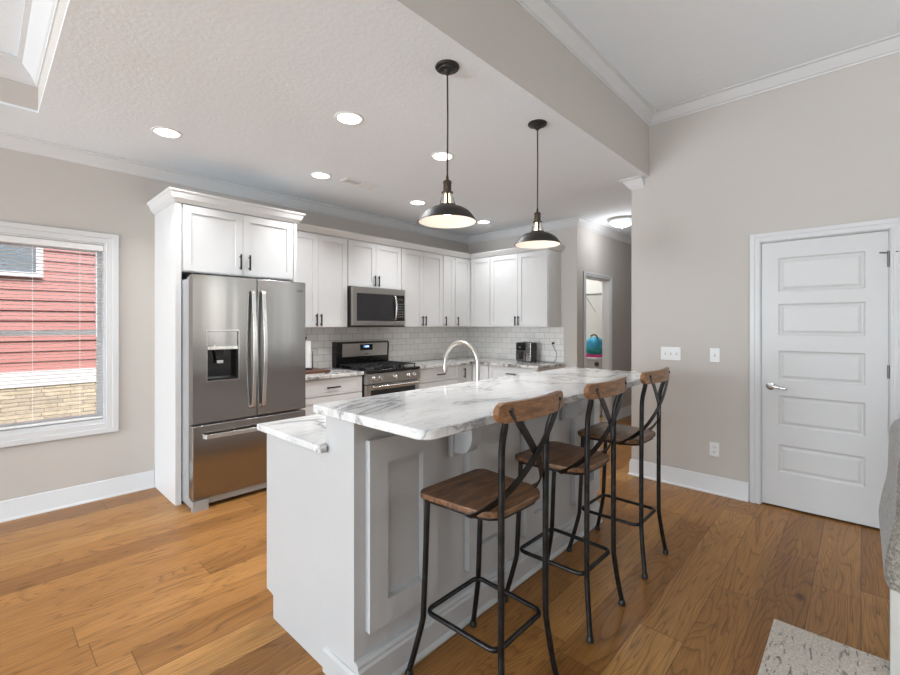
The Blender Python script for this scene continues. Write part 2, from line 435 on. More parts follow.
# back wall with window opening  X -0.21..0.707  z 0.635..2.026
WX0, WX1, WZ0, WZ1 = -0.21, 0.700, 0.608, 2.050
b = MB(); b.box(XL-.15, WX0, YB, YB+.16, 0, ZC+.4); b.box(WX1, 9, YB, YB+.16, 0, ZC+.4)
b.box(WX0, WX1, YB, YB+.16, 0, WZ0); b.box(WX0, WX1, YB, YB+.16, WZ1, ZC+.4)
struct(b.build('wall_back', M['wall']), 'greige painted back wall behind the kitchen cabinets')
struct(MB().box(XK, XK+.12, YH+.1, YB, 0, ZC).build('wall_kitchen_end', M['wall']), 'short greige wall closing the kitchen run')
# hall wall with doorway
HX0, HX1, HZ = 5.405, 6.165, 2.035
b = MB(); b.box(XK, HX0, YH, YH+.1, 0, ZC); b.box(HX1, 8, YH, YH+.1, 0, ZC); b.box(HX0, HX1, YH, YH+.1, HZ, ZC)
struct(b.build('wall_hall', M['wall']), 'greige hallway wall around the laundry doorway')
struct(MB().box(XD+.12, 8, 1.485, YE, 0, ZC).build('wall_hall_near', M['wall']))
struct(MB().box(8, 8.12, 1.485, YB, 0, ZC).build('wall_hall_end', M['wall']))
# laundry shell
b = MB(); b.box(7.12, 7.2, YH+.1, YB, 0, ZC); b.box(5.30, 7.12, YH+.1, YH+.104, 0, 0.001)
struct(b.build('wall_laundry', M['wall2']), 'pale laundry room wall seen through the doorway')
# right wall with door opening Y -0.142 .. 0.572
DY0, DY1, DZ = -0.142, 0.572, 2.036
b = MB(); b.box(XD, XD+.12, YR, -1.26, 0, ZL); b.box(XD, XD+.12, -.94, DY0, 0, ZL); b.box(XD, XD+.12, -1.26, -.94, 0, .5); b.box(XD, XD+.12, -1.26, -.94, 2.5, ZL); b.box(XD, XD+.12, DY1, YE, 0, ZL); b.box(XD, XD+.12, DY0, DY1, DZ, ZL)
struct(b.build('wall_right', M['wall']), 'greige painted wall with the white panel door')
struct(MB().box(XD+.13, XD+.25, -.6, 1.0, 0, 2.4).build('wall_dark_backing', M['slot']))  # dark sheet added behind the door, keeps its gaps black and sky light out
struct(MB().box(XL-.15, XD+.12, YBM, YBM+.18, ZC+.001, ZL+.1).build('wall_header', M['wall']), 'greige header dropping from the living room ceiling to the kitchen ceiling')
# left wall with two openings, rear wall with two openings
b = MB(); x0, x1 = XL-.15, XL
b.box(x0, x1, YR, -1.3, 0, ZL); b.box(x0, x1, 1.3, 2.0, 0, ZL); b.box(x0, x1, 4.0, YB, 0, ZL)
b.box(x0, x1, -1.3, 1.3, 0, .12); b.box(x0, x1, -1.3, 1.3, 2.46, ZL); b.box(x0, x1, 2.0, 4.0, 0, .38); b.box(x0, x1, 2.0, 4.0, 2.32, ZL)
struct(b.build('wall_left', M['wall']))
b = MB(); y0, y1 = YR-.15, YR
b.box(XL-.15, 3.7, y0, y1, 0, ZL); b.box(4.1, XD+.12, y0, y1, 0, ZL); b.box(3.7, 4.1, y0, y1, 0, .45); b.box(3.7, 4.1, y0, y1, 2.55, ZL)
struct(b.build('wall_rear', M['wall']))
# kitchen ceiling with the tray opening  X -2.6..0.257  Y 1.9..3.83
TX, TY0, TY1, TZ = 0.257, 1.95, 3.83, 3.02
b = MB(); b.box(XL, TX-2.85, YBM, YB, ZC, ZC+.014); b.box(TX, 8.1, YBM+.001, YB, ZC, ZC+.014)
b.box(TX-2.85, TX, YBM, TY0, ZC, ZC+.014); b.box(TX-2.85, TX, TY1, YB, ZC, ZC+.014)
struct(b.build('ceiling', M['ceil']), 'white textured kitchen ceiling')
b = MB()
b.box(TX, TX+.05, TY0-.05, TY1+.05, ZC+.014, TZ); b.box(TX-2.9, TX-2.85, TY0-.05, TY1+.05, ZC+.014, TZ)
b.box(TX-2.85, TX, TY1, TY1+.05, ZC+.014, TZ); b.box(TX-2.85, TX, TY0-.05, TY0, ZC+.014, TZ)
struct(b.build('wall_tray', M['wall']), 'upright sides of the tray recess in the ceiling')
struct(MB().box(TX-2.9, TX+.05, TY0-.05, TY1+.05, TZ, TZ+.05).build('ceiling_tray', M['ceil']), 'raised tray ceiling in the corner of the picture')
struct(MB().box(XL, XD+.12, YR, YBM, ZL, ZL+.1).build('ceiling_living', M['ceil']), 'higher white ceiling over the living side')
struct(MB().box(-6.3, 9, -4.4, 4.62, 3.45, 3.5).build('ceiling_roof_deck', M['roof']))

def crown(zc, h=.092, p=.085):
    return [(0, zc-h), (.007, zc-h), (.010, zc-h*.90), (.018, zc-h*.86), (.022, zc-h*.80), (.040, zc-h*.52), (p*.72, zc-h*.26), (p*.76, zc-h*.17), (p, zc-h*.12), (p, zc-.0005), (0, zc-.0005)]
struct(MB().sweep(crown(ZC), [(XL, YB), (XK, YB), (XK, YH), (8, YH)], -1).build('trim_1', M['trim'], smooth=True), 'white crown moulding along the kitchen ceiling')
struct(MB().sweep(crown(ZC), [(XD, YBM+.04), (XD, YE), (8, YE)], 1).build('trim_2', M['trim'], smooth=True), 'short return of crown moulding under the header')
struct(MB().sweep(crown(ZL, .088), [(XL, YBM), (XD, YBM), (XD, YR)], -1).build('trim_3', M['trim'], smooth=True), 'white crown moulding of the higher ceiling')
struct(MB().sweep(crown(TZ, .115, .10), [(TX, TY0), (TX, TY1), (TX-2.85, TY1)], 1).build('trim_4', M['trim'], smooth=True), 'white crown moulding inside the tray')
BP = [(0, 0), (.026, 0), (.026, .008), (.018, .018), (.015, .022), (.015, .118), (.011, .124), (.011, .134), (.006, .144), (0, .146)]
struct(MB().sweep(BP, [(XL, YB), (1.03, YB)], -1).build('baseboard_back', M['trim'], smooth=True), 'white baseboard below the window')
struct(MB().sweep(BP, [(XD, .648), (XD, YE), (8, YE)], 1).build('baseboard_right', M['trim'], smooth=True), 'white baseboard between the door and the hallway corner')
struct(MB().sweep(BP, [(XD, -.215), (XD, YR)], -1).build('baseboard_right_far', M['trim'], smooth=True))
b = MB(); b.sweep(BP, [(XK, 2.80), (XK, YH), (HX0-.07, YH)], -1); b.sweep(BP, [(HX1+.07, YH), (8, YH)], -1)
struct(b.build('baseboard_hall', M['trim'], smooth=True), 'white baseboard in the hallway')

# door casings
def casing(name, plane, a0, a1, zt, w, facing, lab):
    b = MB()
    for d, i, o in ((.012, 0.0, w), (.019, w*.55, w), (.016, .004, .016)):
        if facing == 'x':
            for s0, s1 in ((a0-o, a0-i), (a1+i, a1+o)): b.box(plane-d, plane, s0, s1, 0, zt+o)
            b.box(plane-d, plane, a0-i, a1+i, zt+i, zt+o)
        else:
            for s0, s1 in ((a0-o, a0-i), (a1+i, a1+o)): b.box(s0, s1, plane-d, plane, 0, zt+o)
            b.box(a0-i, a1+i, plane-d, plane, zt+i, zt+o)
    return struct(b.build(name, M['trim'], bevel=.002, seg=1), lab)
casing('trim_5', XD, DY0, DY1, DZ, .068, 'x', 'white casing around the panel door')
casing('trim_6', YH, HX0, HX1, HZ, .060, 'y', 'white casing around the laundry doorway')
b = MB(); b.box(HX0, HX0+.014, YH, YH+.1, 0, HZ); b.box(HX1-.014, HX1, YH, YH+.1, 0, HZ); b.box(HX0+.014, HX1-.014, YH, YH+.1, HZ-.014, HZ)
struct(b.build('trim_7', M['trim']), 'white door jamb of the laundry doorway')
b = MB(); b.box(XD+.002, XD+.12, DY0-.001, DY0+.004, 0, DZ); b.box(XD+.002, XD+.12, DY1-.004, DY1+.001, 0, DZ); b.box(XD+.002, XD+.12, DY0+.004, DY1-.004, DZ-.004, DZ)
struct(b.build('trim_8', M['trim']))

# five panel door
dx = XD+.012
door = MB()
y0, y1 = DY0+.006, DY1-.006
panels = [(1.648, 1.906), (1.316, 1.556), (.975, 1.200), (.624, .858), (.272, .484)]
py0, py1 = -.022, .462
door.box(dx+.012, dx+.038, y0, y1, .014, DZ-.007)
door.box(dx, dx+.012, y0, py0, .014, DZ-.007); door.box(dx, dx+.012, py1, y1, .014, DZ-.007)
zz = [DZ-.007] + [z for p in panels for z in (p[1], p[0])] + [.014]
for i in range(0, len(zz), 2): door.box(dx, dx+.012, py0, py1, zz[i+1], zz[i])
for z0, z1 in panels:
    # raised field with sloping sides inside the recess
    def ring(m, d): return [(dx+d, py0+m, z0+m), (dx+d, py1-m, z0+m), (dx+d, py1-m, z1-m), (dx+d, py0+m, z1-m)]
    prev = None
    for m, d in ((0, 0), (.010, .010), (.018, .011), (.036, .003)):
        cur = [door.bm.verts.new(p) for p in ring(m, d)]
        if prev:
            for k in range(4): door.bm.faces.new((prev[k], prev[(k+1) % 4], cur[(k+1) % 4], cur[k]))
        prev = cur
    door.bm.faces.new(prev)
d1 = struct(door.build('door_1', M['door']), 'white five panel interior door, closed')
h = MB(); c = (dx, .508, .925)
h.lathe([(0, -.004), (.027, -.004), (.030, -.010), (.026, 0), (.0, 0)], c, 24, 'x')
h.lathe([(0, -.018), (.012, -.014), (.029, -.010), (.029, 0)], c, 24, 'x')
h.tube([(dx-.012, .508, .925), (dx-.05, .508, .925)], .011)
h.tube(catmull([(dx-.047, .515, .925), (dx-.052, .49, .926), (dx-.050, .45, .920), (dx-.047, .405, .914)]), [.011]*12+[.010]*6+[.007], 10)
h.build('door_handle', M['chrome'], d1, smooth=True)['label'] = 'chrome lever handle'
for z in (1.83, 1.08, .28):
    g = MB(); g.cyl((dx-.008, DY0+.006, z-.045), .0075, .09, 12)
    if z > 1.5:
        g.tube([(dx-.006, DY0+.003, z+.05), (dx-.03, DY0+.05, z+.052)], .005, 8); g.tube([(dx-.006, DY0+.003, z+.05), (dx-.03, DY0-.05, z+.052)], .005, 8)
        g.cyl((dx-.006, DY0+.003, z+.04), .010, .022, 12)
    g.build('hinge', M['hinge'], d1, smooth=True)['label'] = 'brushed metal hinge'

# window 1 : casing, frame, sashes
w = MB(); cw = .080
wy = YB
for d, i, o in ((.014, 0, cw), (.021, cw*.5, cw)):
    w.box(WX0-o, WX0-i, wy-d, wy, WZ0-o, WZ1+o); w.box(WX1+i, WX1+o, wy-d, wy, WZ0-o, WZ1+o)
    w.box(WX0-i, WX1+i, wy-d, wy, WZ1+i, WZ1+o); w.box(WX0-i, WX1+i, wy-d, wy, WZ0-o, WZ0-i)
w1 = struct(w.build('window_1', M['trim'], bevel=.002, seg=1), 'white cased window beside the refrigerator cabinet')
f = MB()
f.box(WX0, WX0+.012, wy, wy+.15, WZ0, WZ1); f.box(WX1-.012, WX1, wy, wy+.15, WZ0, WZ1)
f.box(WX0+.012, WX1-.012, wy, wy+.15, WZ1-.012, WZ1); f.box(WX0+.012, WX1-.012, wy, wy+.15, WZ0, WZ0+.03)
f.build('window_frame', M['trim'], w1)
for nm, za, zb, yy in (('upper_sash', 1.315, WZ1-.03, .11), ('lower_sash', WZ0+.03, 1.35, .075)):
    s = MB(); a, bb = WX0+.013, WX1-.013
    s.box(a, a+.035, wy+yy, wy+yy+.03, za, zb); s.box(bb-.035, bb, wy+yy, wy+yy+.03, za, zb)
    s.box(a+.035, bb-.035, wy+yy, wy+yy+.03, za, za+.038); s.box(a+.035, bb-.035, wy+yy, wy+yy+.03, zb-.035, zb)
    so = s.build(nm, M['trim'], w1)
    MB().box(a+.036, bb-.036, wy+yy+.012, wy+yy+.016, za+.039, zb-.036).build('glass_pane', M['glass'], so)

# backsplash
b = MB(); b.box(2.04, XK, YB-.010, YB, .905, 1.368); 
b.box(XK-.010, XK, 2.815, YB-.010, .905, 1.368)
struct(b.build('wall_backsplash', M['tile']), 'white subway tile backsplash over the counters')

# ================================================================ WINDOW BLIND
bl = thing('window_blind', (.245, YB+.035, .66), 'white horizontal blind lowered over the window with its slats open', 'blind')
MB().box(WX0+.014, WX1-.014, YB+.008, YB+.058, 1.990, 2.036).build('headrail', M['slat'], bl, bevel=.002, seg=1)
s = MB(); z = 1.96
while z > .675:
    c = math.cos(math.radians(11)); sn = math.sin(math.radians(11)); hw = .0125
    p = [(YB+.033-hw*c, z+hw*sn), (YB+.033, z+.0022), (YB+.033+hw*c, z-hw*sn), (YB+.033, z+.0010)]
    s.prism(p, 'x', WX0+.016, WX1-.016); z -= .0262
s.build('slats', M['slat'], bl)
MB().box(WX0+.016, WX1-.016, YB+.018, YB+.048, .645, .663).build('bottom_rail', M['slat'], bl, bevel=.003, seg=1)
for x in (.06, .27, .54):
    MB().tube([(x, YB+.019, 1.985), (x, YB+.019, .665)], .0014, 6).build('cord', M['slat'], bl)
MB().tube([(WX1-.06, YB+.006, 1.975), (WX1-.058, YB+.003, 1.30)], .004, 8).build('tilt_wand', M['slat'], bl)

# ================================================================ NEIGHBOUR HOUSE
NY = 8.0
nb = thing('neighbour_house', (1, NY+.5, -.6), 'red sided house with a stone base seen through the blind', 'house')
s = MB(); z = .78
while z < 4.2:
    s.prism([(NY, z), (NY+.024, z+.135), (NY+.2, z+.135), (NY+.2, z)], 'x', -6, 6); z += .135
s.build('siding', M['siding'], nb)
MB().box(-6, 6, NY-.035, NY+.2, .585, .785).build('band_board', M['trim'], nb)
MB().box(-6, 6, NY-.02, NY+.2, -.62, .585).build('stone_base', M['stone'], nb)
f = MB(); f.box(-.75, .585, NY-.04, NY+.02, 2.02, 2.085); f.box(.515, .585, NY-.04, NY+.02, 2.085, 2.62); f.box(-.75, -.68, NY-.04, NY+.02, 2.085, 2.62); f.box(-.75, .585, NY-.04, NY+.02, 2.62, 2.69)
wf = f.build('window_frame', M['trim'], nb)
MB().box(-.68, .515, NY-.012, NY+.01, 2.085, 2.62).build('window_pane', plain('neighbour_pane', (0.16, 0.20, 0.22), 0.15, var=0.1), wf)
struct(MB().box(-12, 14, YB+.2, 30, -.75, -.6).build('ground', M['grass']), 'ground outside the window')

# ================================================================ CABINET HELPERS
class Face:
    def __init__(s, kind, plane): s.k = kind; s.p = plane
    def box(s, mb, u0, u1, z0, z1, d0, d1):
        if s.k == 'S': mb.box(u0, u1, s.p-d0, s.p-d1, z0, z1)
        elif s.k == 'W': mb.box(s.p-d0, s.p-d1, u0, u1, z0, z1)
        elif s.k == 'N': mb.box(u0, u1, s.p+d0, s.p+d1, z0, z1)
    def pt(s, u, z, d):
        return (u, s.p-d, z) if s.k == 'S' else ((s.p-d, u, z) if s.k == 'W' else (u, s.p+d, z))
def shaker(F, name, u0, u1, z0, z1, parent, st=.058, handle=None, mat='cab', g=.0016):
    b = MB(); T = .020; u0 += g; u1 -= g; z0 += g; z1 -= g
    if z1-z0 < .2: sr = .034
    else: sr = st
    F.box(b, u0, u0+st, z0, z1, 0, T); F.box(b, u1-st, u1, z0, z1, 0, T)
    F.box(b, u0+st, u1-st, z1-sr, z1, 0, T); F.box(b, u0+st, u1-st, z0, z0+sr, 0, T)
    F.box(b, u0+st, u1-st, z0+sr, z1-sr, 0, T-.010)
    d = b.build(name, M[mat], parent)
    if handle:
        hu, hz, horiz, L = handle
        h = MB(); e = L/2
        if horiz:
            h.tube([F.pt(hu-e, hz, T+.028), F.pt(hu+e, hz, T+.028)], .0078, 10)
            for k in (-.7, .7): h.tube([F.pt(hu+k*e, hz, T), F.pt(hu+k*e, hz, T+.028)], .0055, 8)
        else:
            h.tube([F.pt(hu, hz-e, T+.028), F.pt(hu, hz+e, T+.028)], .0078, 10)
            for k in (-.7, .7): h.tube([F.pt(hu, hz+k*e, T), F.pt(hu, hz+k*e, T+.028)], .0055, 8)
        o = h.build('handle', M['satin'], d, smooth=True); o['label'] = 'slim black bar pull'
    return d

# ---------------- refrigerator enclosure
fe = thing('refrigerator_cabinet', (1.53, 4.15, 0), 'tall white cabinet surround with two doors above the refrigerator', 'cabinet')
F = Face('S', 3.88)
MB().box(1.034, 1.074, 3.862, YB-.002, 0, 2.345).build('side_panel', M['cab'], fe)
MB().box(2.000, 2.034, 3.862, YB-.002, 0, 2.345).build('side_panel', M['cab'], fe)
MB().box(1.074, 2.000, 3.882, YB-.002, 1.815, 2.345).build('body', M['cab'], fe)
shaker(F, 'door', 1.085, 1.541, 1.822, 2.338, fe, handle=(1.515, 1.928, False, .13))
shaker(F, 'door', 1.541, 1.995, 1.822, 2.338, fe, handle=(1.590, 1.928, False, .13))
ccp = [(0, 2.345), (.006, 2.345), (.012, 2.352), (.030, 2.375), (.046, 2.412), (.055, 2.424), (.058, 2.436), (0, 2.436)]
MB().sweep(ccp, [(1.034, YB-.002), (1.034, 3.862), (2.034, 3.862), (2.034, 4.075)], -1).build('crown_molding', M['cab'], fe)
MB().box(1.034, 2.034, 3.862, YB-.002, 2.345, 2.40).build('top_panel', M['cab'], fe)

# ---------------- uppers
def upper(name_label, F, u0, u1, z0, doors, carc, group=None):
    x0, x1, y0, y1 = carc
    t = thing('upper_cabinet', ((x0+x1)/2, (y0+y1)/2, z0), name_label, 'cabinet')
    MB().box(x0, x1, y0, y1, z0, 2.345).build('body', M['cab'], t)
    for a, b_, hu in doors:
        shaker(F, 'door', a, b_, z0+.003, 2.338, t, handle=(hu, z0+.078, False, .125) if hu is not None else None)
    return t
YU = 4.145; FU = Face('S', YU)
upper('two-door white wall cabinet between the refrigerator and the microwave', FU, 2.036, 2.770, 1.370, [(2.045, 2.408, 2.382), (2.408, 2.765, 2.434)], (2.037, 2.770, YU, YB-.002))
upper('short two-door white cabinet directly above the microwave', FU, 2.772, 3.540, 1.825, [(2.776, 3.156, 3.128), (3.156, 3.537, 3.184)], (2.772, 3.540, YU, YB-.002))
upper('two-door white wall cabinet just right of the microwave', FU, 3.542, 4.280, 1.370, [(3.546, 3.912, 3.884), (3.912, 4.277, 3.940)], (3.542, 4.280, YU, YB-.002))
upper('narrow single-door white wall cabinet left of the inner corner', FU, 4.282, 4.520, 1.370, [(4.286, 4.517, 4.315)], (4.282, 4.520, YU, YB-.002))
FW = Face('W', 4.87)
t = thing('corner_cabinet', (4.95, 4.25, 1.37), 'white corner wall cabinet with two doors meeting at the inner corner', 'cabinet')
b = MB(); b.prism([(4.522, YU), (4.87, YU), (4.87, 3.770), (XK-.002, 3.770), (XK-.002, YB-.002), (4.522, YB-.002)], 'z', 1.370, 2.345)
b.build('body', M['cab'], t)
shaker(FU, 'door', 4.526, 4.848, 1.373, 2.338, t, handle=(4.560, 1.448, False, .125))
shaker(FW, 'door', 3.774, 4.122, 1.373, 2.338, t)
upper('two-door white wall cabinet on the end wall above the countertop appliance', FW, 2.862, 3.768, 1.370, [(2.866, 3.312, 3.288), (3.312, 3.765, 3.338)], (4.87, XK-.002, 2.862, 3.768))
ccu = [(.001, 2.346), (.020, 2.346), (.026, 2.352), (.040, 2.372), (.060, 2.400), (.064, 2.412), (.001, 2.412)]
b = MB().sweep(ccu, [(2.038, YU), (4.87, YU), (4.87, 2.862), (XK-.002, 2.862)], -1)
tag(b.build('cabinet_crown', M['cab']), 'white crown strip running along the tops of the wall cabinets', 'molding')

# ---------------- base cabinets
def basecab(label, x0, x1, y0, y1, fronts, F, toe='S'):
    t = thing('base_cabinet', ((x0+x1)/2, (y0+y1)/2, 0), label, 'cabinet')
    b = MB()
    b.box(x0, x1, y0, y1, .10, .870)
    if toe == 'S': b.box(x0, x1, y0+.06, y1, 0, .10)
    else: b.box(x0+.06, x1, y0, y1, 0, .10)
    b.build('body', M['cab'], t)
    for kind, a, c, z0, z1, hd in fronts: shaker(F, kind, a, c, z0, z1, t, handle=hd)
    return t
FB = Face('S', 3.86)
basecab('white three-drawer base cabinet left of the range', 2.040, 2.760, 3.86, YB-.004, [('drawer', 2.05, 2.755, .70, .865, (2.40, .778, True, .15)), ('drawer', 2.05, 2.755, .405, .695, (2.40, .60, True, .15)), ('drawer', 2.05, 2.755, .105, .40, (2.40, .30, True, .15))], FB)
basecab('white drawer base cabinet right of the range', 3.538, 4.280, 3.86, YB-.004, [('drawer', 3.542, 4.277, .70, .865, (3.93, .782, True, .15)), ('drawer', 3.542, 4.277, .405, .695, (3.93, .60, True, .15)), ('drawer', 3.542, 4.277, .105, .40, (3.93, .30, True, .15))], FB)
FBW = Face('W', 4.57)
t = thing('corner_base_cabinet', (4.8, 4.1, 0), 'white corner base cabinet behind the faucet with a vertical pull', 'cabinet')
MB().prism([(4.282, 3.86), (4.57, 3.86), (4.57, 3.56), (XK-.004, 3.56), (XK-.004, YB-.004), (4.282, YB-.004)], 'z', .10, .870).build('body', M['cab'], t)
MB().prism([(4.282, 3.92), (4.63, 3.92), (4.63, 3.56), (XK-.004, 3.56), (XK-.004, YB-.004), (4.282, YB-.004)], 'z', 0, .10).build('toe_kick', M['cab'], t)
shaker(FB, 'door', 4.286, 4.545, .105, .865, t, handle=(4.375, .765, False, .13))
shaker(FBW, 'door', 3.564, 3.835, .105, .865, t)
basecab('white base cabinet at the open end of the kitchen under the countertop appliance', 4.57, XK-.004, 2.825, 3.558, [('drawer', 2.829, 3.555, .70, .865, (3.19, .782, True, .15)), ('door', 2.829, 3.192, .105, .695, (3.16, .62, False, .13)), ('door', 3.192, 3.555, .105, .695, (3.225, .62, False, .13))], FBW, 'W')
# worktops
tag(MB().box(2.038, 2.762, 3.815, YB-.011, .871, .905).build('countertop', M['granite'], bevel=.004), 'short stone counter between the refrigerator and the range', 'countertop')
b = MB(); b.prism([(3.538, 3.815), (4.525, 3.815), (4.525, 2.800), (XK-.011, 2.800), (XK-.011, YB-.011), (3.538, YB-.011)], 'z', .871, .905)
tag(b.build('countertop', M['granite'], bevel=.004), 'L-shaped stone counter turning the corner right of the range', 'countertop')

# ================================================================ REFRIGERATOR
fr = thing('refrigerator', (1.535, 4.0, 0), 'stainless steel french door refrigerator with bottom freezer drawer', 'refrigerator')
b = MB(); b.box(1.082, 1.985, 3.715, 4.40, .03, 1.745); b.box(1.10, 1.20, 3.68, 3.80, 1.745, 1.768); b.box(1.87, 1.97, 3.68, 3.80, 1.745, 1.768)
b.box(1.082, 1.985, 3.66, 3.715, .035, .085)
b.build('body', M['greyside'], fr)
b = MB(); b.box(1.082, 1.19, 3.618, 3.66, 0, .08); b.box(1.88, 1.985, 3.618, 3.66, 0, .08); b.box(1.19, 1.88, 3.64, 3.66, .035, .08); b.box(1.10, 1.2, 3.66, 4.3, 0, .03); b.box(1.85, 1.95, 3.66, 4.3, 0, .03)
b.build('base_grille', M['greyside'], fr)
def steeldoor(name, x0, x1, z0, z1, hole=None):
    b = MB()
    if hole:
        a, c, e, g = hole
        b.box(x0, a, 3.615, 3.70, z0, z1); b.box(c, x1, 3.615, 3.70, z0, z1); b.box(a, c, 3.615, 3.70, z0, e); b.box(a, c, 3.615, 3.70, g, z1); b.box(a, c, 3.690, 3.70, e, g)
        bmesh.ops.remove_doubles(b.bm, verts=b.bm.verts, dist=1e-5)
        ds = {}
        for fc in b.bm.faces:
            k = tuple(sorted(v.index for v in fc.verts)) if False else tuple(sorted((round(v.co.x,4), round(v.co.y,4), round(v.co.z,4)) for v in fc.verts))
            ds.setdefault(k, []).append(fc)
        bmesh.ops.delete(b.bm, geom=[f_ for l_ in ds.values() if len(l_) > 1 for f_ in l_], context='FACES')
        o = b.build(name, M['steel'], fr)
    else:
        b.box(x0, x1, 3.615, 3.70, z0, z1); o = b.build(name, M['steel'], fr, bevel=.007, seg=3)
    e = MB(); e.box(x0+.004, x1-.004, 3.70, 3.714, z0+.004, z1-.004); e.build('gasket', M['slot'], o)
    return o
dl = steeldoor('door', 1.080, 1.551, .655, 1.772, (1.179, 1.407, .970, 1.352))
dr = steeldoor('door', 1.559, 1.988, .655, 1.772)
dw = steeldoor('freezer_drawer', 1.080, 1.988, .088, .640)
# dispenser
d = MB(); d.box(1.181, 1.405, 3.622, 3.690, 1.215, 1.350)
d.build('control_panel', M['steel'], dl, bevel=.004)['label'] = 'brushed metal dispenser panel'
MB().box(1.184, 1.402, 3.610, 3.628, 1.205, 1.232).build('dispenser_lip', M['steel2'], dl, bevel=.003)
b = MB(); b.box(1.181, 1.405, 3.682, 3.690, .974, 1.205); b.box(1.181, 1.189, 3.620, 3.682, .974, 1.205); b.box(1.397, 1.405, 3.620, 3.682, .974, 1.205); b.box(1.189, 1.397, 3.620, 3.682, .974, .986)
b.build('dispenser_recess', M['black'], dl)['label'] = 'black water dispenser recess'
b = MB(); b.prism([(1.245, 1.205), (1.315, 1.205), (1.305, 1.12), (1.255, 1.12)], 'y', 3.645, 3.672); b.build('spout', M['satin'], dl, bevel=.003)
MB().box(1.256, 1.304, 3.640, 3.650, 1.098, 1.122).build('dispenser_paddle', M['steel2'], dl, bevel=.002)
b = MB()
for (x, a, bb) in ((1.174, .966, 1.356), (1.4075, .966, 1.356)): b.box(x, x+.0045, 3.611, 3.622, a, bb)
b.box(1.1785, 1.4075, 3.611, 3.622, 1.3515, 1.356); b.box(1.1785, 1.4075, 3.611, 3.622, .966, .9705)
b.build('dispenser_bezel', M['steel2'], dl)
# bowed handles
for par, x in ((dl, 1.513), (dr, 1.597)):
    h = MB(); pts = [(x, 3.612, 1.675), (x, 3.585, 1.655)] + [(x, 3.585-.035*math.sin(PI*t), 1.655-(.915)*t) for t in [i/14 for i in range(1, 14)]] + [(x, 3.585, .740), (x, 3.612, .722)]
    h.tube(pts, 0, flat=(.030, .014), up=(1, 0, 0)); h.build('handle', M['steel2'], par, bevel=.003, smooth=True)
h = MB(); pts = [(1.150, 3.612, .555), (1.165, 3.575, .556)] + [(1.165+.75*t, 3.575-.012*math.sin(PI*t), .556) for t in [i/8 for i in range(1, 8)]] + [(1.915, 3.575, .556), (1.93, 3.612, .555)]
h.tube(pts, 0, flat=(.034, .014), up=(0, 0, 1)); h.build('handle', M['steel2'], dw, bevel=.003, smooth=True)
MB().box(1.90, 1.955, 3.6125, 3.6155, 1.690, 1.697).build('badge', M['slot'], dr)

# ================================================================ MICROWAVE
mw = thing('microwave', (3.155, 4.25, 1.372), 'stainless over-the-range microwave with dark glass door', 'microwave')
mx0, mx1, my = 2.775, 3.537, 4.045
MB().box(mx0, mx1, my+.03, YB-.012, 1.385, 1.822).build('body', M['satin'], mw)
b = MB(); b.box(mx0, mx0+.058, my, my+.03, 1.390, 1.820); b.box(mx0+.058, mx1-.012, my, my+.03, 1.750, 1.820); b.box(mx0+.058, mx1-.012, my, my+.03, 1.390, 1.440); b.box(mx1-.012, mx1, my, my+.03, 1.39, 1.82)
b.build('front_frame', M['steel3'], mw, bevel=.003)
MB().box(mx0+.059, 3.372, my+.003, my+.029, 1.441, 1.749).build('door', M['glassdark'], mw, bevel=.002)
MB().box(3.376, mx1-.013, my+.003, my+.029, 1.441, 1.749).build('control_panel', M['black'], mw, bevel=.002)
MB().box(3.43, 3.50, my+.001, my+.004, 1.690, 1.712).build('display', M['slot'], mw)
b = MB()
for r in range(6):
    for cc in range(3): b.box(3.425+cc*.030, 3.445+cc*.030, my+.0015, my+.0035, 1.485+r*.030, 1.500+r*.030)
b.build('keypad', plain('keypad_grey', (0.16, 0.16, 0.16), 0.4), mw)
h = MB(); h.tube([(3.365, my+.004, 1.735), (3.365, my-.025, 1.720)] + [(3.365, my-.025-.016*math.sin(PI*t), 1.72-.25*t) for t in [i/10 for i in range(1, 10)]] + [(3.365, my-.025, 1.470), (3.365, my+.004, 1.455)], .012, 12)
h.build('handle', M['steel2'], mw, smooth=True)
b = MB(); b.box(mx0, mx1, my+.01, my+.4, 1.372, 1.385); b.build('vent_grille', M['satin'], mw)
MB().box(3.28, 3.42, 4.2, 4.3, 1.3685, 1.372).build('task_light', M['enamel'], mw)

# ================================================================ RANGE
rg = thing('gas_range', (3.147, 4.1, 0), 'stainless gas range with black cooktop between the base cabinets', 'range')
rx0, rx1 = 2.768, 3.530
MB().box(rx0, rx1, 3.83, 4.43, .05, .885).build('body', M['satin'], rg)
MB().box(rx0-.002, rx1+.002, 3.775, 4.43, .885, .913).build('cooktop', M['black'], rg, bevel=.006)
b = MB(); b.prism([(3.775, .875), (3.765, .77), (3.83, .765), (3.83, .884), (3.79, .884)], 'x', rx0+.002, rx1-.002)
cp = b.build('control_panel', M['steel3'], rg)
for x in (2.855, 2.945, 3.145, 3.345, 3.435):
    k = MB(); k.lathe([(0, -.034), (.017, -.034), (.020, -.030), (.021, -.006), (.027, -.004), (.027, .004), (0, .004)], (x, 3.771, .826), 20, 'y')
    k.box(x-.004, x+.004, 3.729, 3.742, .806, .846)
    k.build('knob', M['steel2'], cp, smooth=True)
b = MB()
b.box(rx0+.004, rx0+.062, 3.790, 3.829, .24, .755); b.box(rx1-.062, rx1-.004, 3.790, 3.829, .24, .755); b.box(rx0+.062, rx1-.062, 3.790, 3.829, .700, .755); b.box(rx0+.062, rx1-.062, 3.790, 3.829, .24, .33)
od = b.build('oven_door', M['steel3'], rg)
MB().box(rx0+.063, rx1-.063, 3.797, 3.822, .331, .699).build('oven_window', M['glassdark'], od)
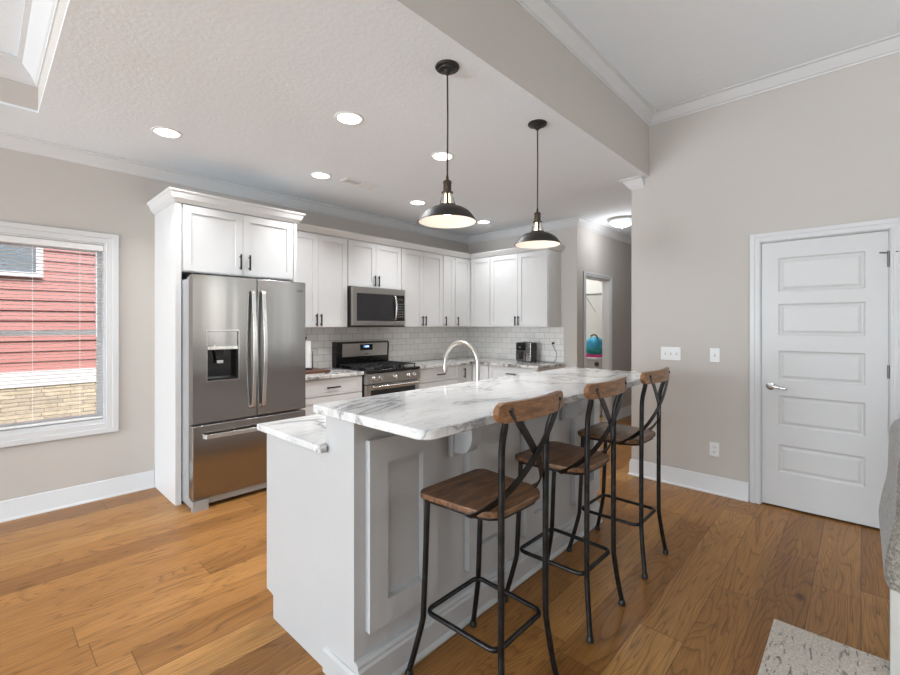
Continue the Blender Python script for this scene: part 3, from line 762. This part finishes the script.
h = MB(); h.tube([(rx0+.05, 3.745, .735), (rx1-.05, 3.745, .735)], .013, 12)
for x in (rx0+.07, rx1-.07): h.tube([(x, 3.79, .735), (x, 3.745, .735)], .010, 8)
h.build('handle', M['steel2'], od, smooth=True)
MB().box(rx0+.004, rx1-.004, 3.795, 3.829, .06, .232).build('storage_drawer', M['steel3'], rg, bevel=.004)
# burners and grates
for x, y, r in ((2.93, 3.95, .045), (3.37, 3.95, .045), (2.93, 4.22, .040), (3.37, 4.22, .036), (3.15, 4.08, .050)):
    MB().lathe([(0, .018), (r*.8, .018), (r, .010), (r*1.15, .006), (r*1.2, 0), (0, 0)], (x, y, .913), 20).build('burner', M['grate'], rg, smooth=True)
for gx0, gx1 in ((2.79, 3.02), (3.03, 3.27), (3.28, 3.51)):
    g = MB(); zt = .937
    for y in (3.84, 4.08, 4.31): g.box(gx0, gx1, y-.005, y+.005, zt, zt+.012)
    for x in (gx0+.005, (gx0+gx1)/2, gx1-.005): g.box(x-.005, x+.005, 3.835, 4.315, zt, zt+.012)
    for y in (3.96, 4.20): g.box(gx0+.03, gx1-.03, y-.004, y+.004, zt, zt+.012)
    for x in (gx0+.005, gx1-.005):
        for y in (3.845, 4.305): g.box(x-.006, x+.006, y-.006, y+.006, .913, zt)
    g.build('grate', M['grate'], rg)
b = MB(); b.prism([(4.36, .913), (4.345, 1.185), (4.375, 1.20), (4.443, 1.20), (4.443, .913)], 'x', rx0, rx1)
bgd = b.build('backguard', M['black'], rg, bevel=.004)
b = MB(); b.prism([(4.3445, 1.025), (4.3375, 1.178), (4.347, 1.178), (4.352, 1.025)], 'x', rx0+.075, rx1-.035); b.build('backguard_panel', M['steel3'], bgd)
b = MB(); b.prism([(4.3375, 1.095), (4.3345, 1.165), (4.340, 1.165), (4.343, 1.095)], 'x', 3.085, 3.265); b.build('clock_panel', M['black'], bgd)
b = MB(); b.prism([(4.3355, 1.125), (4.3335, 1.152), (4.336, 1.152), (4.338, 1.125)], 'x', 3.13, 3.215); b.build('clock_display', M['lcd'], bgd)
b = MB()
for x in (3.158, 3.170, 3.185, 3.197): b.box(x, x+.007, 4.3325, 4.3355, 1.131, 1.147)
b.build('clock_digits', M['lcdw'], bgd)
MB().box(3.15, 3.205, 4.3395, 4.3425, 1.052, 1.058).build('badge', M['slot'], bgd)

# ================================================================ SMALL THINGS ON THE COUNTERS
cbd = MB().box(2.12, 2.49, 4.02, 4.34, .905, .932)
tag(cbd.build('cutting_board', M['board'], bevel=.005), 'dark wooden cutting board lying on the counter beside the refrigerator', 'cutting board')
pt = thing('paper_towel_holder', (2.315, 4.22, .932), 'black paper towel holder with white roll standing on the cutting board', 'paper towel')
b = MB(); b.lathe([(0, .0), (.075, .0), (.075, .010), (.012, .016), (.007, .022), (.007, .315), (.013, .318), (.016, .328), (.013, .338), (0, .342)], (2.315, 4.22, .9325), 24); b.build('stand', M['satin'], pt, smooth=True)
MB().lathe([(.02, .022), (.056, .022), (.056, .295), (.02, .295), (.02, .022)], (2.315, 4.22, .9325), 28).build('paper_roll', M['paper'], pt, smooth=True)
b = MB(); b.tube([(2.387, 4.20, .945), (2.387, 4.20, 1.12)], [.006, .003], 8); b.build('tension_arm', M['satin'], pt)

ap = thing('countertop_appliance', (4.95, 3.24, .905), 'compact black and stainless appliance standing on the end counter', 'appliance')
MB().box(4.885, 5.03, 3.125, 3.355, .915, 1.165).build('body', M['satin'], ap, bevel=.010)
MB().box(4.872, 4.886, 3.205, 3.350, 1.065, 1.160).build('control_panel', M['black'], ap, bevel=.003)
MB().lathe([(0, -.012), (.018, -.012), (.020, 0), (0, 0)], (4.873, 3.285, 1.098), 20, 'x').build('dial', M['chrome'], ap, smooth=True)
MB().box(4.868, 4.886, 3.205, 3.350, .925, 1.060).build('basket_front', M['steel'], ap, bevel=.003)
b = MB(); b.prism([(3.300, .945), (3.250, .945), (3.262, 1.035), (3.288, 1.035)], 'x', 4.835, 4.868); b.build('basket_handle', M['satin'], ap, bevel=.004)
MB().box(4.874, 4.90, 3.128, 3.200, .922, 1.162).build('side_column', M['steel2'], ap, bevel=.004)
for x in (4.90, 5.01):
    for y in (3.14, 3.34): MB().cyl((x, y, .906), .010, .010, 12).build('foot', M['slot'], ap)
MB().box(4.92, 4.99, 3.20, 3.28, 1.165, 1.176).build('lid', M['steel2'], ap, bevel=.003)
cd = catmull([(5.03, 3.14, .925), (5.07, 3.05, .912), (5.08, 2.98, .912), (5.115, 2.91, .925), (5.135, 2.895, 1.02), (5.14, 2.94, 1.10), (5.148, 2.967, 1.135)], 6)
MB().tube(cd, .0034, 8).build('power_cord', M['slot'], ap, smooth=True)

def plate(name, x, yc, zc, w, h, kind, label, facing='x', plane=None, parent=None):
    t = thing(name, (x, yc, zc-h/2), label, 'outlet' if 'outlet' in name else 'light switch')
    MB().box(x-.006, x, yc-w/2, yc+w/2, zc-h/2, zc+h/2).build('cover_plate', M['plastic'], t, bevel=.003)
    if kind == 'outlet':
        for dz in (-.02, .02):
            o = MB().box(x-.008, x-.006, yc-.017, yc+.017, zc+dz-.014, zc+dz+.014).build('socket', M['plastic'], t, bevel=.002)
            s_ = MB(); s_.box(x-.0084, x-.0079, yc-.009, yc-.006, zc+dz-.005, zc+dz+.006); s_.box(x-.0084, x-.0079, yc+.006, yc+.009, zc+dz-.005, zc+dz+.006); s_.box(x-.0084, x-.0079, yc-.002, yc+.002, zc+dz-.011, zc+dz-.008)
            s_.build('slots', M['slot'], o)
    else:
        n = kind
        for i in range(n):
            y = yc + (i-(n-1)/2)*.046
            MB().box(x-.0075, x-.006, y-.005, y+.005, zc-.012, zc+.012).build('switch_recess', M['greyside'], t)
            MB().prism([(y-.004, zc-.002), (y+.004, zc-.002), (y+.004, zc+.010), (y-.004, zc+.010)], 'x', x-.018, x-.0075).build('toggle', M['plastic'], t)
    return t
plate('light_switch', XD, 1.224, 1.145, .164, .115, 3, 'white triple toggle switch plate nearest the hallway corner')
plate('light_switch', XD, .884, 1.147, .072, .115, 1, 'white single toggle switch between the triple switch and the door')
plate('wall_outlet', XD, .887, .366, .072, .115, 'outlet', 'white outlet low on the wall left of the panel door')
po = plate('wall_outlet', XK-.0105, 2.955, 1.135, .072, .115, 'outlet', 'white outlet in the tile backsplash with a black plug in it')
pl = MB().box(XK-.045, XK-.0192, 2.942, 2.972, 1.140, 1.170)
pl.build('plug', M['slot'], ap, bevel=.004)['label'] = 'black plug in the wall outlet'

# ================================================================ ISLAND
isl = thing('kitchen_island', (2.0, 1.7, 0), 'white panelled kitchen island with raised breakfast bar side', 'kitchen island')
IX0, IX1 = .957, 3.02
# low cabinet body
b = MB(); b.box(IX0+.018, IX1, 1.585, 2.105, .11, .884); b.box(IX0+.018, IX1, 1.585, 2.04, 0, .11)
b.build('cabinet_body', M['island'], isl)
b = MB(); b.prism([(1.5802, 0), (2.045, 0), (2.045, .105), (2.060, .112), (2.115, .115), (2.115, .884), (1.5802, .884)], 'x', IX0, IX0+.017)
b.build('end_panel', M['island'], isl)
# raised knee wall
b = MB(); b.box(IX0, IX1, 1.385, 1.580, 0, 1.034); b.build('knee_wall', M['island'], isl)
# overlay panels
FI = Face('S', 1.385)
for a, c in ((1.008, 1.372), (1.583, 1.955), (2.060, 2.430), (2.640, 3.005)):
    b = MB(); z0, z1 = .225, .955; st, T = .088, .030
    FI.box(b, a, a+st, z0, z1, 0, T); FI.box(b, c-st, c, z0, z1, 0, T); FI.box(b, a+st, c-st, z1-.095, z1, 0, T); FI.box(b, a+st, c-st, z0, z0+.095, 0, T)
    FI.box(b, a+st, c-st, z0+.095, z1-.095, 0, .003)
    b.build('side_panel', M['island'], isl)
b = MB(); BI = [(0, 0), (.046, 0), (.046, .008), (.038, .018), (.034, .022), (.034, .106), (.026, .114), (.026, .124), (.016, .134), (0, .136)]
BI2 = [(0, 0), (.012, 0), (.012, .085), (.006, .098), (0, .100)]
b.sweep(BI, [(IX0, 1.385), (IX1, 1.385)], -1); b.sweep(BI2, [(IX0, 1.585), (IX0, 1.339)], -1)
b.build('base_molding', M['island'], isl)
for x in (1.512, 2.535):
    c = MB(); c.box(x-.046, x+.046, 1.355, 1.385, .795, 1.034); c.build('corbel_plate', M['island'], isl, bevel=.003, seg=1)
    yy = 1.355
    prof = [(0, 1.034), (-.27, 1.034), (-.275, 1.022), (-.262, 1.006), (-.235, .998), (-.210, 1.004), (-.195, 1.018), (-.165, 1.012), (-.130, .990), (-.108, .955), (-.104, .925), (-.106, .895), (-.098, .860), (-.078, .830), (-.048, .815), (-.018, .813), (0, .813)]
    c = MB(); c.prism([(yy+a_, z_) for a_, z_ in prof], 'x', x-.034, x+.034); c.build('corbel', M['island'], isl, bevel=.004, seg=2)

def rounded(x0, x1, y0, y1, rr, n=8):
    # rr: radii for (x0,y0),(x1,y0),(x1,y1),(x0,y1)
    out = []
    for (cx, cy, a0), r in zip(((x0, y0, PI), (x1, y0, 1.5*PI), (x1, y1, 0), (x0, y1, .5*PI)), rr):
        sx = 1 if cx == x0 else -1; sy = 1 if cy == y0 else -1
        for k in range(n+1):
            a = a0 + k/n*PI/2
            out.append((cx+sx*r + r*math.cos(a), cy+sy*r + r*math.sin(a)))
    return out
bar = MB().prism(rounded(.932, 3.135, .972, 1.645, (.055, .055, .02, .012)), 'z', 1.035, 1.070)
tag(bar.build('marble_countertop', M['marble'], bevel=.006, seg=3), 'raised white marble bar top with rounded corners on the island', 'countertop')
low = MB(); low.prism([(.920, 1.568), (.930, 1.560), (.945, 1.558), (.9555, 1.566), (.9555, 1.583), (3.06, 1.583), (3.06, 2.145), (.920, 2.145)], 'z', .885, .915)
tag(low.build('marble_countertop', M['marble'], bevel=.005, seg=2), 'lower white marble counter on the island facing the refrigerator', 'countertop')
# faucet
fc = thing('faucet', (2.08, 1.71, .915), 'brushed nickel gooseneck faucet rising behind the marble bar', 'faucet')
p = [(2.08, 1.71, .93), (2.08, 1.71, 1.05), (2.08, 1.71, 1.148)] + [(2.08, 1.8475-.1375*math.cos(PI*t), 1.148+.137*math.sin(PI*t)) for t in [i/20 for i in range(1, 20)]] + [(2.08, 1.985, 1.148), (2.08, 1.985, 1.14)]
MB().tube(p, .0125, 16).build('neck', M['nickel'], fc, smooth=True)
MB().lathe([(0, 0), (.028, 0), (.028, .008), (.020, .02), (.017, .07), (0, .07)], (2.08, 1.71, .915), 24).build('base', M['nickel'], fc, smooth=True)
MB().lathe([(0, 0), (.015, 0), (.018, .012), (.017, .05), (.014, .062), (0, .062)], (2.08, 1.985, 1.085), 20).build('spray_head', M['nickel'], fc, smooth=True)
MB().tube([(2.08, 1.71, .965), (2.14, 1.70, .975), (2.17, 1.698, 1.0)], .007, 10).build('lever', M['nickel'], fc, smooth=True)

# ================================================================ BAR STOOLS
def make_stool(cx, cy, label):
    # local: x along the bar, +y towards the island; origin at floor centre (x 0, y 1.09 in the room)
    t = thing('bar_stool', (0, 0, 0), label, 'bar stool', 'bar stools along the island')
    Y = lambda y: y - 1.09
    # seat: rounded plank seat, slightly dished edge
    out = rounded(-.198, .198, Y(.905), Y(1.275), (.085, .085, .045, .045), 8)
    out = [(x*(1.0 - .16*max(0, (Y(1.20)-y)/.3)), y) for x, y in out]
    s = MB().prism(out, 'z', .722, .746)
    s.build('seat', M['seat'], t, bevel=.006, seg=3)
    # under-seat frame
    f = MB(); f.tube([(x*.90, y*.92+.0, .715) for x, y in out][::3], .0085, 8, closed=True); f.build('seat_frame', M['iron'], t, smooth=True)
    for sx in (-1, 1):
        # front leg
        l = MB(); P = catmull([(sx*.168, Y(1.238), .722), (sx*.168, Y(1.248), .50), (sx*.170, Y(1.258), .285), (sx*.172, Y(1.264), .225), (sx*.186, Y(1.290), .11), (sx*.198, Y(1.312), .022)], 5)
        l.tube(P, .0118, 12); lg = l.build('leg', M['iron'], t, smooth=True)
        MB().lathe([(0, 0), (.012, 0), (.0165, .004), (.0165, .018), (.0125, .027), (0, .027)], (sx*.198, Y(1.312), 0), 16).build('foot', M['satin'], lg, smooth=True)
        # rear leg continues up to the back rail
        l = MB(); P = catmull([(sx*.160, Y(.872), 1.095), (sx*.158, Y(.874), 1.06), (sx*.148, Y(.893), .985), (sx*.145, Y(.898), .90), (sx*.145, Y(.900), .60), (sx*.146, Y(.900), .30), (sx*.149, Y(.897), .235), (sx*.163, Y(.883), .11), (sx*.176, Y(.870), .022)], 5)
        l.tube(P, .0118, 12); lg = l.build('leg', M['iron'], t, smooth=True)
        MB().lathe([(0, 0), (.012, 0), (.0165, .004), (.0165, .018), (.0125, .027), (0, .027)], (sx*.176, Y(.870), 0), 16).build('foot', M['satin'], lg, smooth=True)
    # foot ring
    fr_ = rounded(-.159, .159, Y(.918), Y(1.256), (.035,)*4, 5)
    MB().tube([(x*(1 if y > 0 else .95), y, .266) for x, y in fr_], .0095, 10, closed=True).build('footrest', M['iron'], t, smooth=True)
    # curved wooden back rail: centre bowed away from the sitter
    r = MB(); n = 36; rings = []
    for i in range(n+1):
        u = -math.cos(PI*i/n); x = .214*u; yc = Y(.838) + .034*u*u
        # rounded ends
        e = max(0, (abs(u)-.85)/.15); hh = .034*math.sqrt(max(0.03, 1-e*e))
        zc = 1.104
        ring_ = [(x, yc-.011, zc-hh), (x, yc+.011, zc-hh), (x, yc+.011, zc+hh), (x, yc-.011, zc+hh)]
        rings.append([r.bm.verts.new(q) for q in ring_])
    for A, B in zip(rings, rings[1:]):
        for k in range(4): r.bm.faces.new((A[k], A[(k+1) % 4], B[(k+1) % 4], B[k]))
    r.bm.faces.new(rings[0][::-1]); r.bm.faces.new(rings[-1])
    r.build('back_rail', M['rail'], t, bevel=.003, seg=2)
    # crossing flat straps, bolted on the rear of the rail and under the seat sides
    for sx in (-1, 1):
        off = -.003 if sx > 0 else .004
        P = catmull([(sx*.160, Y(.849), 1.118), (sx*.128, Y(.843), 1.075), (sx*.062, Y(.843)+off, 1.005), (0, Y(.850)+off, .938), (-sx*.062, Y(.868)+off, .872), (-sx*.118, Y(.898)+off, .812), (-sx*.158, Y(.945), .760), (-sx*.176, Y(.99), .726), (-sx*.178, Y(1.02), .713)], 5)
        st = MB(); st.tube(P, 0, flat=(.030, .0045), up=(sx*.7, 0, -.7)); so = st.build('cross_strap', M['iron'], t, smooth=True)
        MB().lathe([(0, -.005), (.005, -.005), (.008, -.001), (.008, .002), (0, .002)], (sx*.157, Y(.845), 1.112), 12, 'y').build('bolt', M['satin'], so, smooth=True)
    t.location = (cx, cy, 0)
    return t
s1 = make_stool(1.365, 1.09, 'wooden seat metal bar stool nearest the camera, at the near end of the island')
for x, lab in ((2.010, 'wooden seat metal bar stool in the middle of the row of three'), (2.680, 'wooden seat metal bar stool farthest away, nearest the hallway')):
    c = copy_tree(s1); c.location = (x, 1.09, 0); c['label'] = lab

# ================================================================ PENDANTS
def make_pendant(label):
    t = thing('pendant_light', (0, 0, 0), label, 'pendant light', 'pendant lights over the island')
    z0 = 1.933 - 2.745   # rim
    MB().lathe([(0, 0), (.062, 0), (.064, -.006), (.060, -.012), (.045, -.016), (.043, -.020), (.022, -.026), (.018, -.034), (.008, -.045), (0, -.045)], (0, 0, 0), 32).build('canopy', M['satin'], t, smooth=True)
    MB().tube([(0, 0, -.04), (.003, 0, -.25), (0, 0, z0+.225)], .0042, 8).build('cord', M['satin'], t, smooth=True)
    MB().lathe([(0, .242), (.006, .242), (.008, .220), (.017, .216), (.023, .208), (.023, .202), (.021, .200), (.021, .160), (.024, .158), (.024, .148), (0, .148)], (0, 0, z0), 24).build('socket', M['bronze'], t, smooth=True)
    # open cage around the neck of the bulb
    cg = MB()
    for k in range(4):
        a = PI/4 + k*PI/2
        cg.tube([(.024*math.cos(a), .024*math.sin(a), z0+.150), (.040*math.cos(a), .040*math.sin(a), z0+.084)], 0, flat=(.013, .003), up=(-math.sin(a), math.cos(a), 0))
    cg.lathe([(.022, .155), (.030, .155), (.030, .147), (.022, .147), (.022, .155)], (0, 0, z0), 24)
    cg.lathe([(.036, .090), (.045, .088), (.047, .081), (.036, .079), (.036, .090)], (0, 0, z0), 24)
    cg.build('neck_cage', M['bronze'], t, smooth=True)
    MB().lathe([(.0275, .147), (.038, .090)], (0, 0, z0), 24).build('glass_sleeve', M['bulbglass'], t, smooth=True)
    sh = [(.042, .082), (.056, .079), (.085, .070), (.112, .054), (.132, .034), (.143, .016), (.148, .011), (.153, .003), (.155, 0)]
    MB().lathe(sh + [(.152, -.001), (.1515, .002)] + [(r-.002, h-.002) for r, h in sh[::-1][2:]] + [(.042, .082)], (0, 0, z0), 48).build('lamp_shade', M['shade'], t, smooth=True)
    inn = [(r-.0035, h-.0035) for r, h in sh[:-1]] + [(.1505, .0005)]
    MB().lathe(inn, (0, 0, z0), 48).build('shade_lining', M['enamel'], t, smooth=True)['label'] = 'cream inside of the shade'
    MB().lathe([(0, .030), (.018, .034), (.029, .050), (.031, .066), (.024, .088), (.016, .105), (.013, .147), (0, .147)], (0, 0, z0), 20).build('bulb', M['bulb'], t, smooth=True)
    return t
p1 = make_pendant('dark bronze pendant light nearest the camera, over the near half of the bar')
p1.location = (1.669, 1.578, ZC)
p2 = copy_tree(p1); p2.location = (2.554, 1.584, ZC); p2['label'] = 'dark bronze pendant light farther away, over the far half of the bar'
for x, y in ((1.669, 1.578), (2.554, 1.584)):
    lamp('pendant_glow', 'POINT', (x, y, 1.955), 0.5, (1.0, .88, .78), shadow_soft_size=.03)

# ================================================================ DOWNLIGHTS
def make_down(label):
    t = thing('recessed_light', (0, 0, 0), label, 'recessed light', 'recessed ceiling lights')
    MB().lathe([(.074, -.001), (.077, -.006), (.092, -.005), (.095, 0), (.074, 0), (.074, -.001)], (0, 0, 0), 36).build('trim_ring', M['plastic'], t, smooth=True)
    MB().lathe([(0, -.004), (.073, -.003), (.074, 0), (0, 0)], (0, 0, 0), 36).build('lens', M['lens'], t, smooth=True)
    return t
DL = [(.900, 3.555, 'recessed ceiling light leftmost in the picture, above the window end'), (1.650, 2.440, 'recessed ceiling light largest in view, left of the near pendant cord'),
      (2.105, 3.560, 'recessed ceiling light just left of the ceiling vent'), (2.530, 2.446, 'recessed ceiling light crossed by the near pendant cord'),
      (3.300, 3.570, 'recessed ceiling light between the vent and the near pendant shade'), (4.510, 3.610, 'recessed ceiling light nearest the kitchen corner')]
d0 = None
for x, y, lab in DL:
    if d0 is None: d0 = o = make_down(lab)
    else: o = copy_tree(d0); o['label'] = lab
    o.location = (x, y, ZC)
    lamp('downlight_beam', 'AREA', (x, y, ZC-.008), (4.0 if x > 4 else 7.0 if y > 3 else 11.0), (.97, .98, 1.0), (x, y, 0), shape='DISK', size=.14, spread=math.radians(115))

# vent
v = thing('ceiling_vent', (2.478, 3.49, ZC), 'white ceiling air vent with a dark slotted half', 'vent')
b = MB(); b.box(2.300, 2.330, 3.425, 3.555, ZC-.008, ZC); b.box(2.626, 2.656, 3.425, 3.555, ZC-.008, ZC); b.box(2.330, 2.626, 3.425, 3.448, ZC-.008, ZC); b.box(2.330, 2.626, 3.532, 3.555, ZC-.008, ZC)
b.build('frame', M['plastic'], v)
MB().box(2.331, 2.625, 3.449, 3.531, ZC-.002, ZC).build('backing', M['slot'], v)
b = MB()
for i in range(9):
    x = 2.336+i*.0145; b.box(x, x+.002, 3.449, 3.531, ZC-.008, ZC-.002)
for i in range(14):
    x = 2.468+i*.0113; b.prism([(x, ZC-.003), (x+.0012, ZC-.003), (x+.0106, ZC-.009), (x+.0094, ZC-.009)], 'y', 3.449, 3.531)
b.build('louvers', M['plastic'], v)

# hall flush lamp
hl = thing('hall_ceiling_lamp', (5.58, 2.22, ZC), 'round glass dome lamp with silver rim on the hallway ceiling', 'ceiling lamp')
MB().lathe([(0, 0), (.178, 0), (.180, -.012), (.172, -.026), (.155, -.030), (0, -.030)], (5.58, 2.22, ZC), 40).build('rim', M['nickel'], hl, smooth=True)
MB().lathe([(.155, -.030), (.150, -.050), (.120, -.078), (.070, -.098), (0, -.106)], (5.58, 2.22, ZC), 40).build('glass_dome', M['hallglass'], hl, smooth=True)
MB().lathe([(0, -.104), (.010, -.106), (.012, -.114), (.006, -.124), (0, -.126)], (5.58, 2.22, ZC), 16).build('finial', M['nickel'], hl, smooth=True)
lamp('hall_glow', 'POINT', (5.58, 2.22, ZC-.18), 7.5, (.97, .98, 1.0), shadow_soft_size=.12)

# ================================================================ ADDED UPLIGHTS (unseen floor lamps, put in to brighten the ceilings)
def added_uplight(x, y, label, power):
    t = thing('added_floor_lamp', (x, y, 0), label, 'added floor lamp')
    MB().lathe([(0, 0), (.14, 0), (.14, .015), (.03, .03), (0, .03)], (x, y, 0), 28).build('base', M['bronze'], t, smooth=True)
    MB().cyl((x, y, .028), .013, 1.72, 14).build('pole', M['bronze'], t, smooth=True)
    MB().lathe([(.012, 1.735), (.08, 1.76), (.16, 1.83), (.165, 1.86), (.158, 1.86), (.152, 1.835), (.075, 1.77), (.012, 1.745), (.012, 1.735)], (x, y, 0), 32).build('lamp_shade', M['enamel'], t, smooth=True)
    lamp('added_uplight_beam', 'AREA', (x, y, 1.875), power, (.90, .96, 1.0), (x, y, 9), shape='DISK', size=.30)
added_uplight(-2.2, -1.0, 'added uplight floor lamp, unseen on the living side behind the camera', 60)
added_uplight(3.2, -2.8, 'added uplight floor lamp, unseen in the far living corner past the grey chair', 25)

# ================================================================ LAUNDRY ROOM
lamp('laundry_glow', 'AREA', (6.2, 3.5, ZC-.02), 22, (1, 1, .97), (6.2, 3.5, 0), shape='DISK', size=.4)
ws = thing('washing_machine', (6.75, 3.2, 0), 'pale grey washing machine seen low through the laundry doorway', 'washing machine')
MB().box(6.40, 7.10, 2.88, 3.56, .02, .86).build('body', M['washer'], ws, bevel=.012)
MB().box(6.38, 7.10, 2.87, 3.57, .86, .90).build('lid', M['washer'], ws, bevel=.008)
MB().lathe([(0, -.02), (.03, -.02), (.034, -.004), (.034, 0), (0, 0)], (6.395, 2.93, .80), 16, 'x').build('dial', M['slot'], ws, smooth=True)
bg_ = thing('laundry_bag', (6.5, 3.02, .94), 'blue and teal detergent bag on top of the washing machine', 'bag')
b = MB(); b.lathe([(0, 0), (.10, 0), (.125, .03), (.13, .11), (.12, .19), (.10, .235), (.07, .26), (0, .265)], (6.52, 3.02, .945), 20); b.build('sack', M['blue'], bg_, smooth=True)
b = MB(); b.lathe([(.118, .002), (.129, .03), (.134, .09), (.131, .10), (.12, .05), (.11, .0)], (6.52, 3.02, .945), 20); b.build('lower_band', M['teal'], bg_, smooth=True)
b = MB(); b.tube(catmull([(6.46, 2.94, 1.18), (6.47, 2.97, 1.235), (6.47, 3.02, 1.245), (6.47, 3.06, 1.22)]), .012, 8); b.build('handle', M['board'], bg_, smooth=True)
tag(MB().box(6.42, 6.72, 2.90, 3.22, .901, .944).build('detergent_box', M['pink'], bevel=.004), 'flat bright pink box under the blue bag on the washer', 'box')
wsh = thing('wire_shelf', (6.9, 3.4, 1.6), 'white wire shelf on brackets high in the laundry room', 'shelf')
b = MB()
for x in [6.72+.03*i for i in range(14)]: b.tube([(x, 2.76, 1.90), (x, 4.3, 1.90)], .003, 6)
for y in [2.78+.25*i for i in range(7)]: b.tube([(6.71, y, 1.895), (7.11, y, 1.895)], .004, 6)
b.tube([(6.71, 2.76, 1.87), (6.71, 4.3, 1.87)], .004, 6)
b.build('wires', M['greyside'], wsh)
for y in (3.28, 3.9):
    MB().tube([(6.71, y, 1.89), (7.115, y, 1.62)], .006, 8).build('bracket', M['greyside'], wsh)

# ================================================================ RUG AND CHAIR
tag(MB().box(.15, 2.56, -2.4, .300, .001, .012).build('area_rug', M['rug'], bevel=.004), 'cream rug flecked with dark grey marks at the lower right corner', 'rug')
ch = thing('armchair', (2.75, -.5, 0), 'grey tweed upholstered chair cut off by the right edge of the picture', 'armchair')
def soft(name, pts, x0, x1, mat, r=.03):
    b = MB(); b.prism(pts, 'x', x0, x1); return b.build(name, mat, ch, bevel=r, seg=4, smooth=True)
CX0, CX1 = 2.43, 3.20
back = catmull([(-.19, .930), (-.135, .920), (-.108, .87), (-.102, .78), (-.098, .65), (-.078, .53), (-.066, .43), (-.078, .36), (-.12, .315), (-.20, .30)], 5)
soft('backrest', [(p.x, p.y) for p in [Vector((a.x, a.y)) for a in back]] + [(-.30, .30), (-.30, .60), (-.33, .88), (-.29, .935)], CX0, CX1, M['fabric'], .035)
soft('seat', [(-.301, .33), (-.301, .48), (-.86, .48), (-.86, .33)], CX0+.11, CX1-.11, M['fabric'], .03)
soft('armrest', [(-.302, .30), (-.302, .64), (-.84, .62), (-.84, .30)], CX0, CX0+.108, M['fabric'], .035)
soft('armrest', [(-.302, .30), (-.302, .64), (-.84, .62), (-.84, .30)], CX1-.108, CX1, M['fabric'], .035)
for x in (CX0+.024, CX1-.035):
    for y in (-.105, -.80):
        if x > 2.6 and y > -.5: y = -.22
        MB().prism([(x-.022, y-.022), (x+.022, y-.022), (x+.022, y+.022), (x-.022, y+.022)], 'z', .0125 if x < 2.56 else 0, .36).build('leg', M['leg'], ch, bevel=.003)
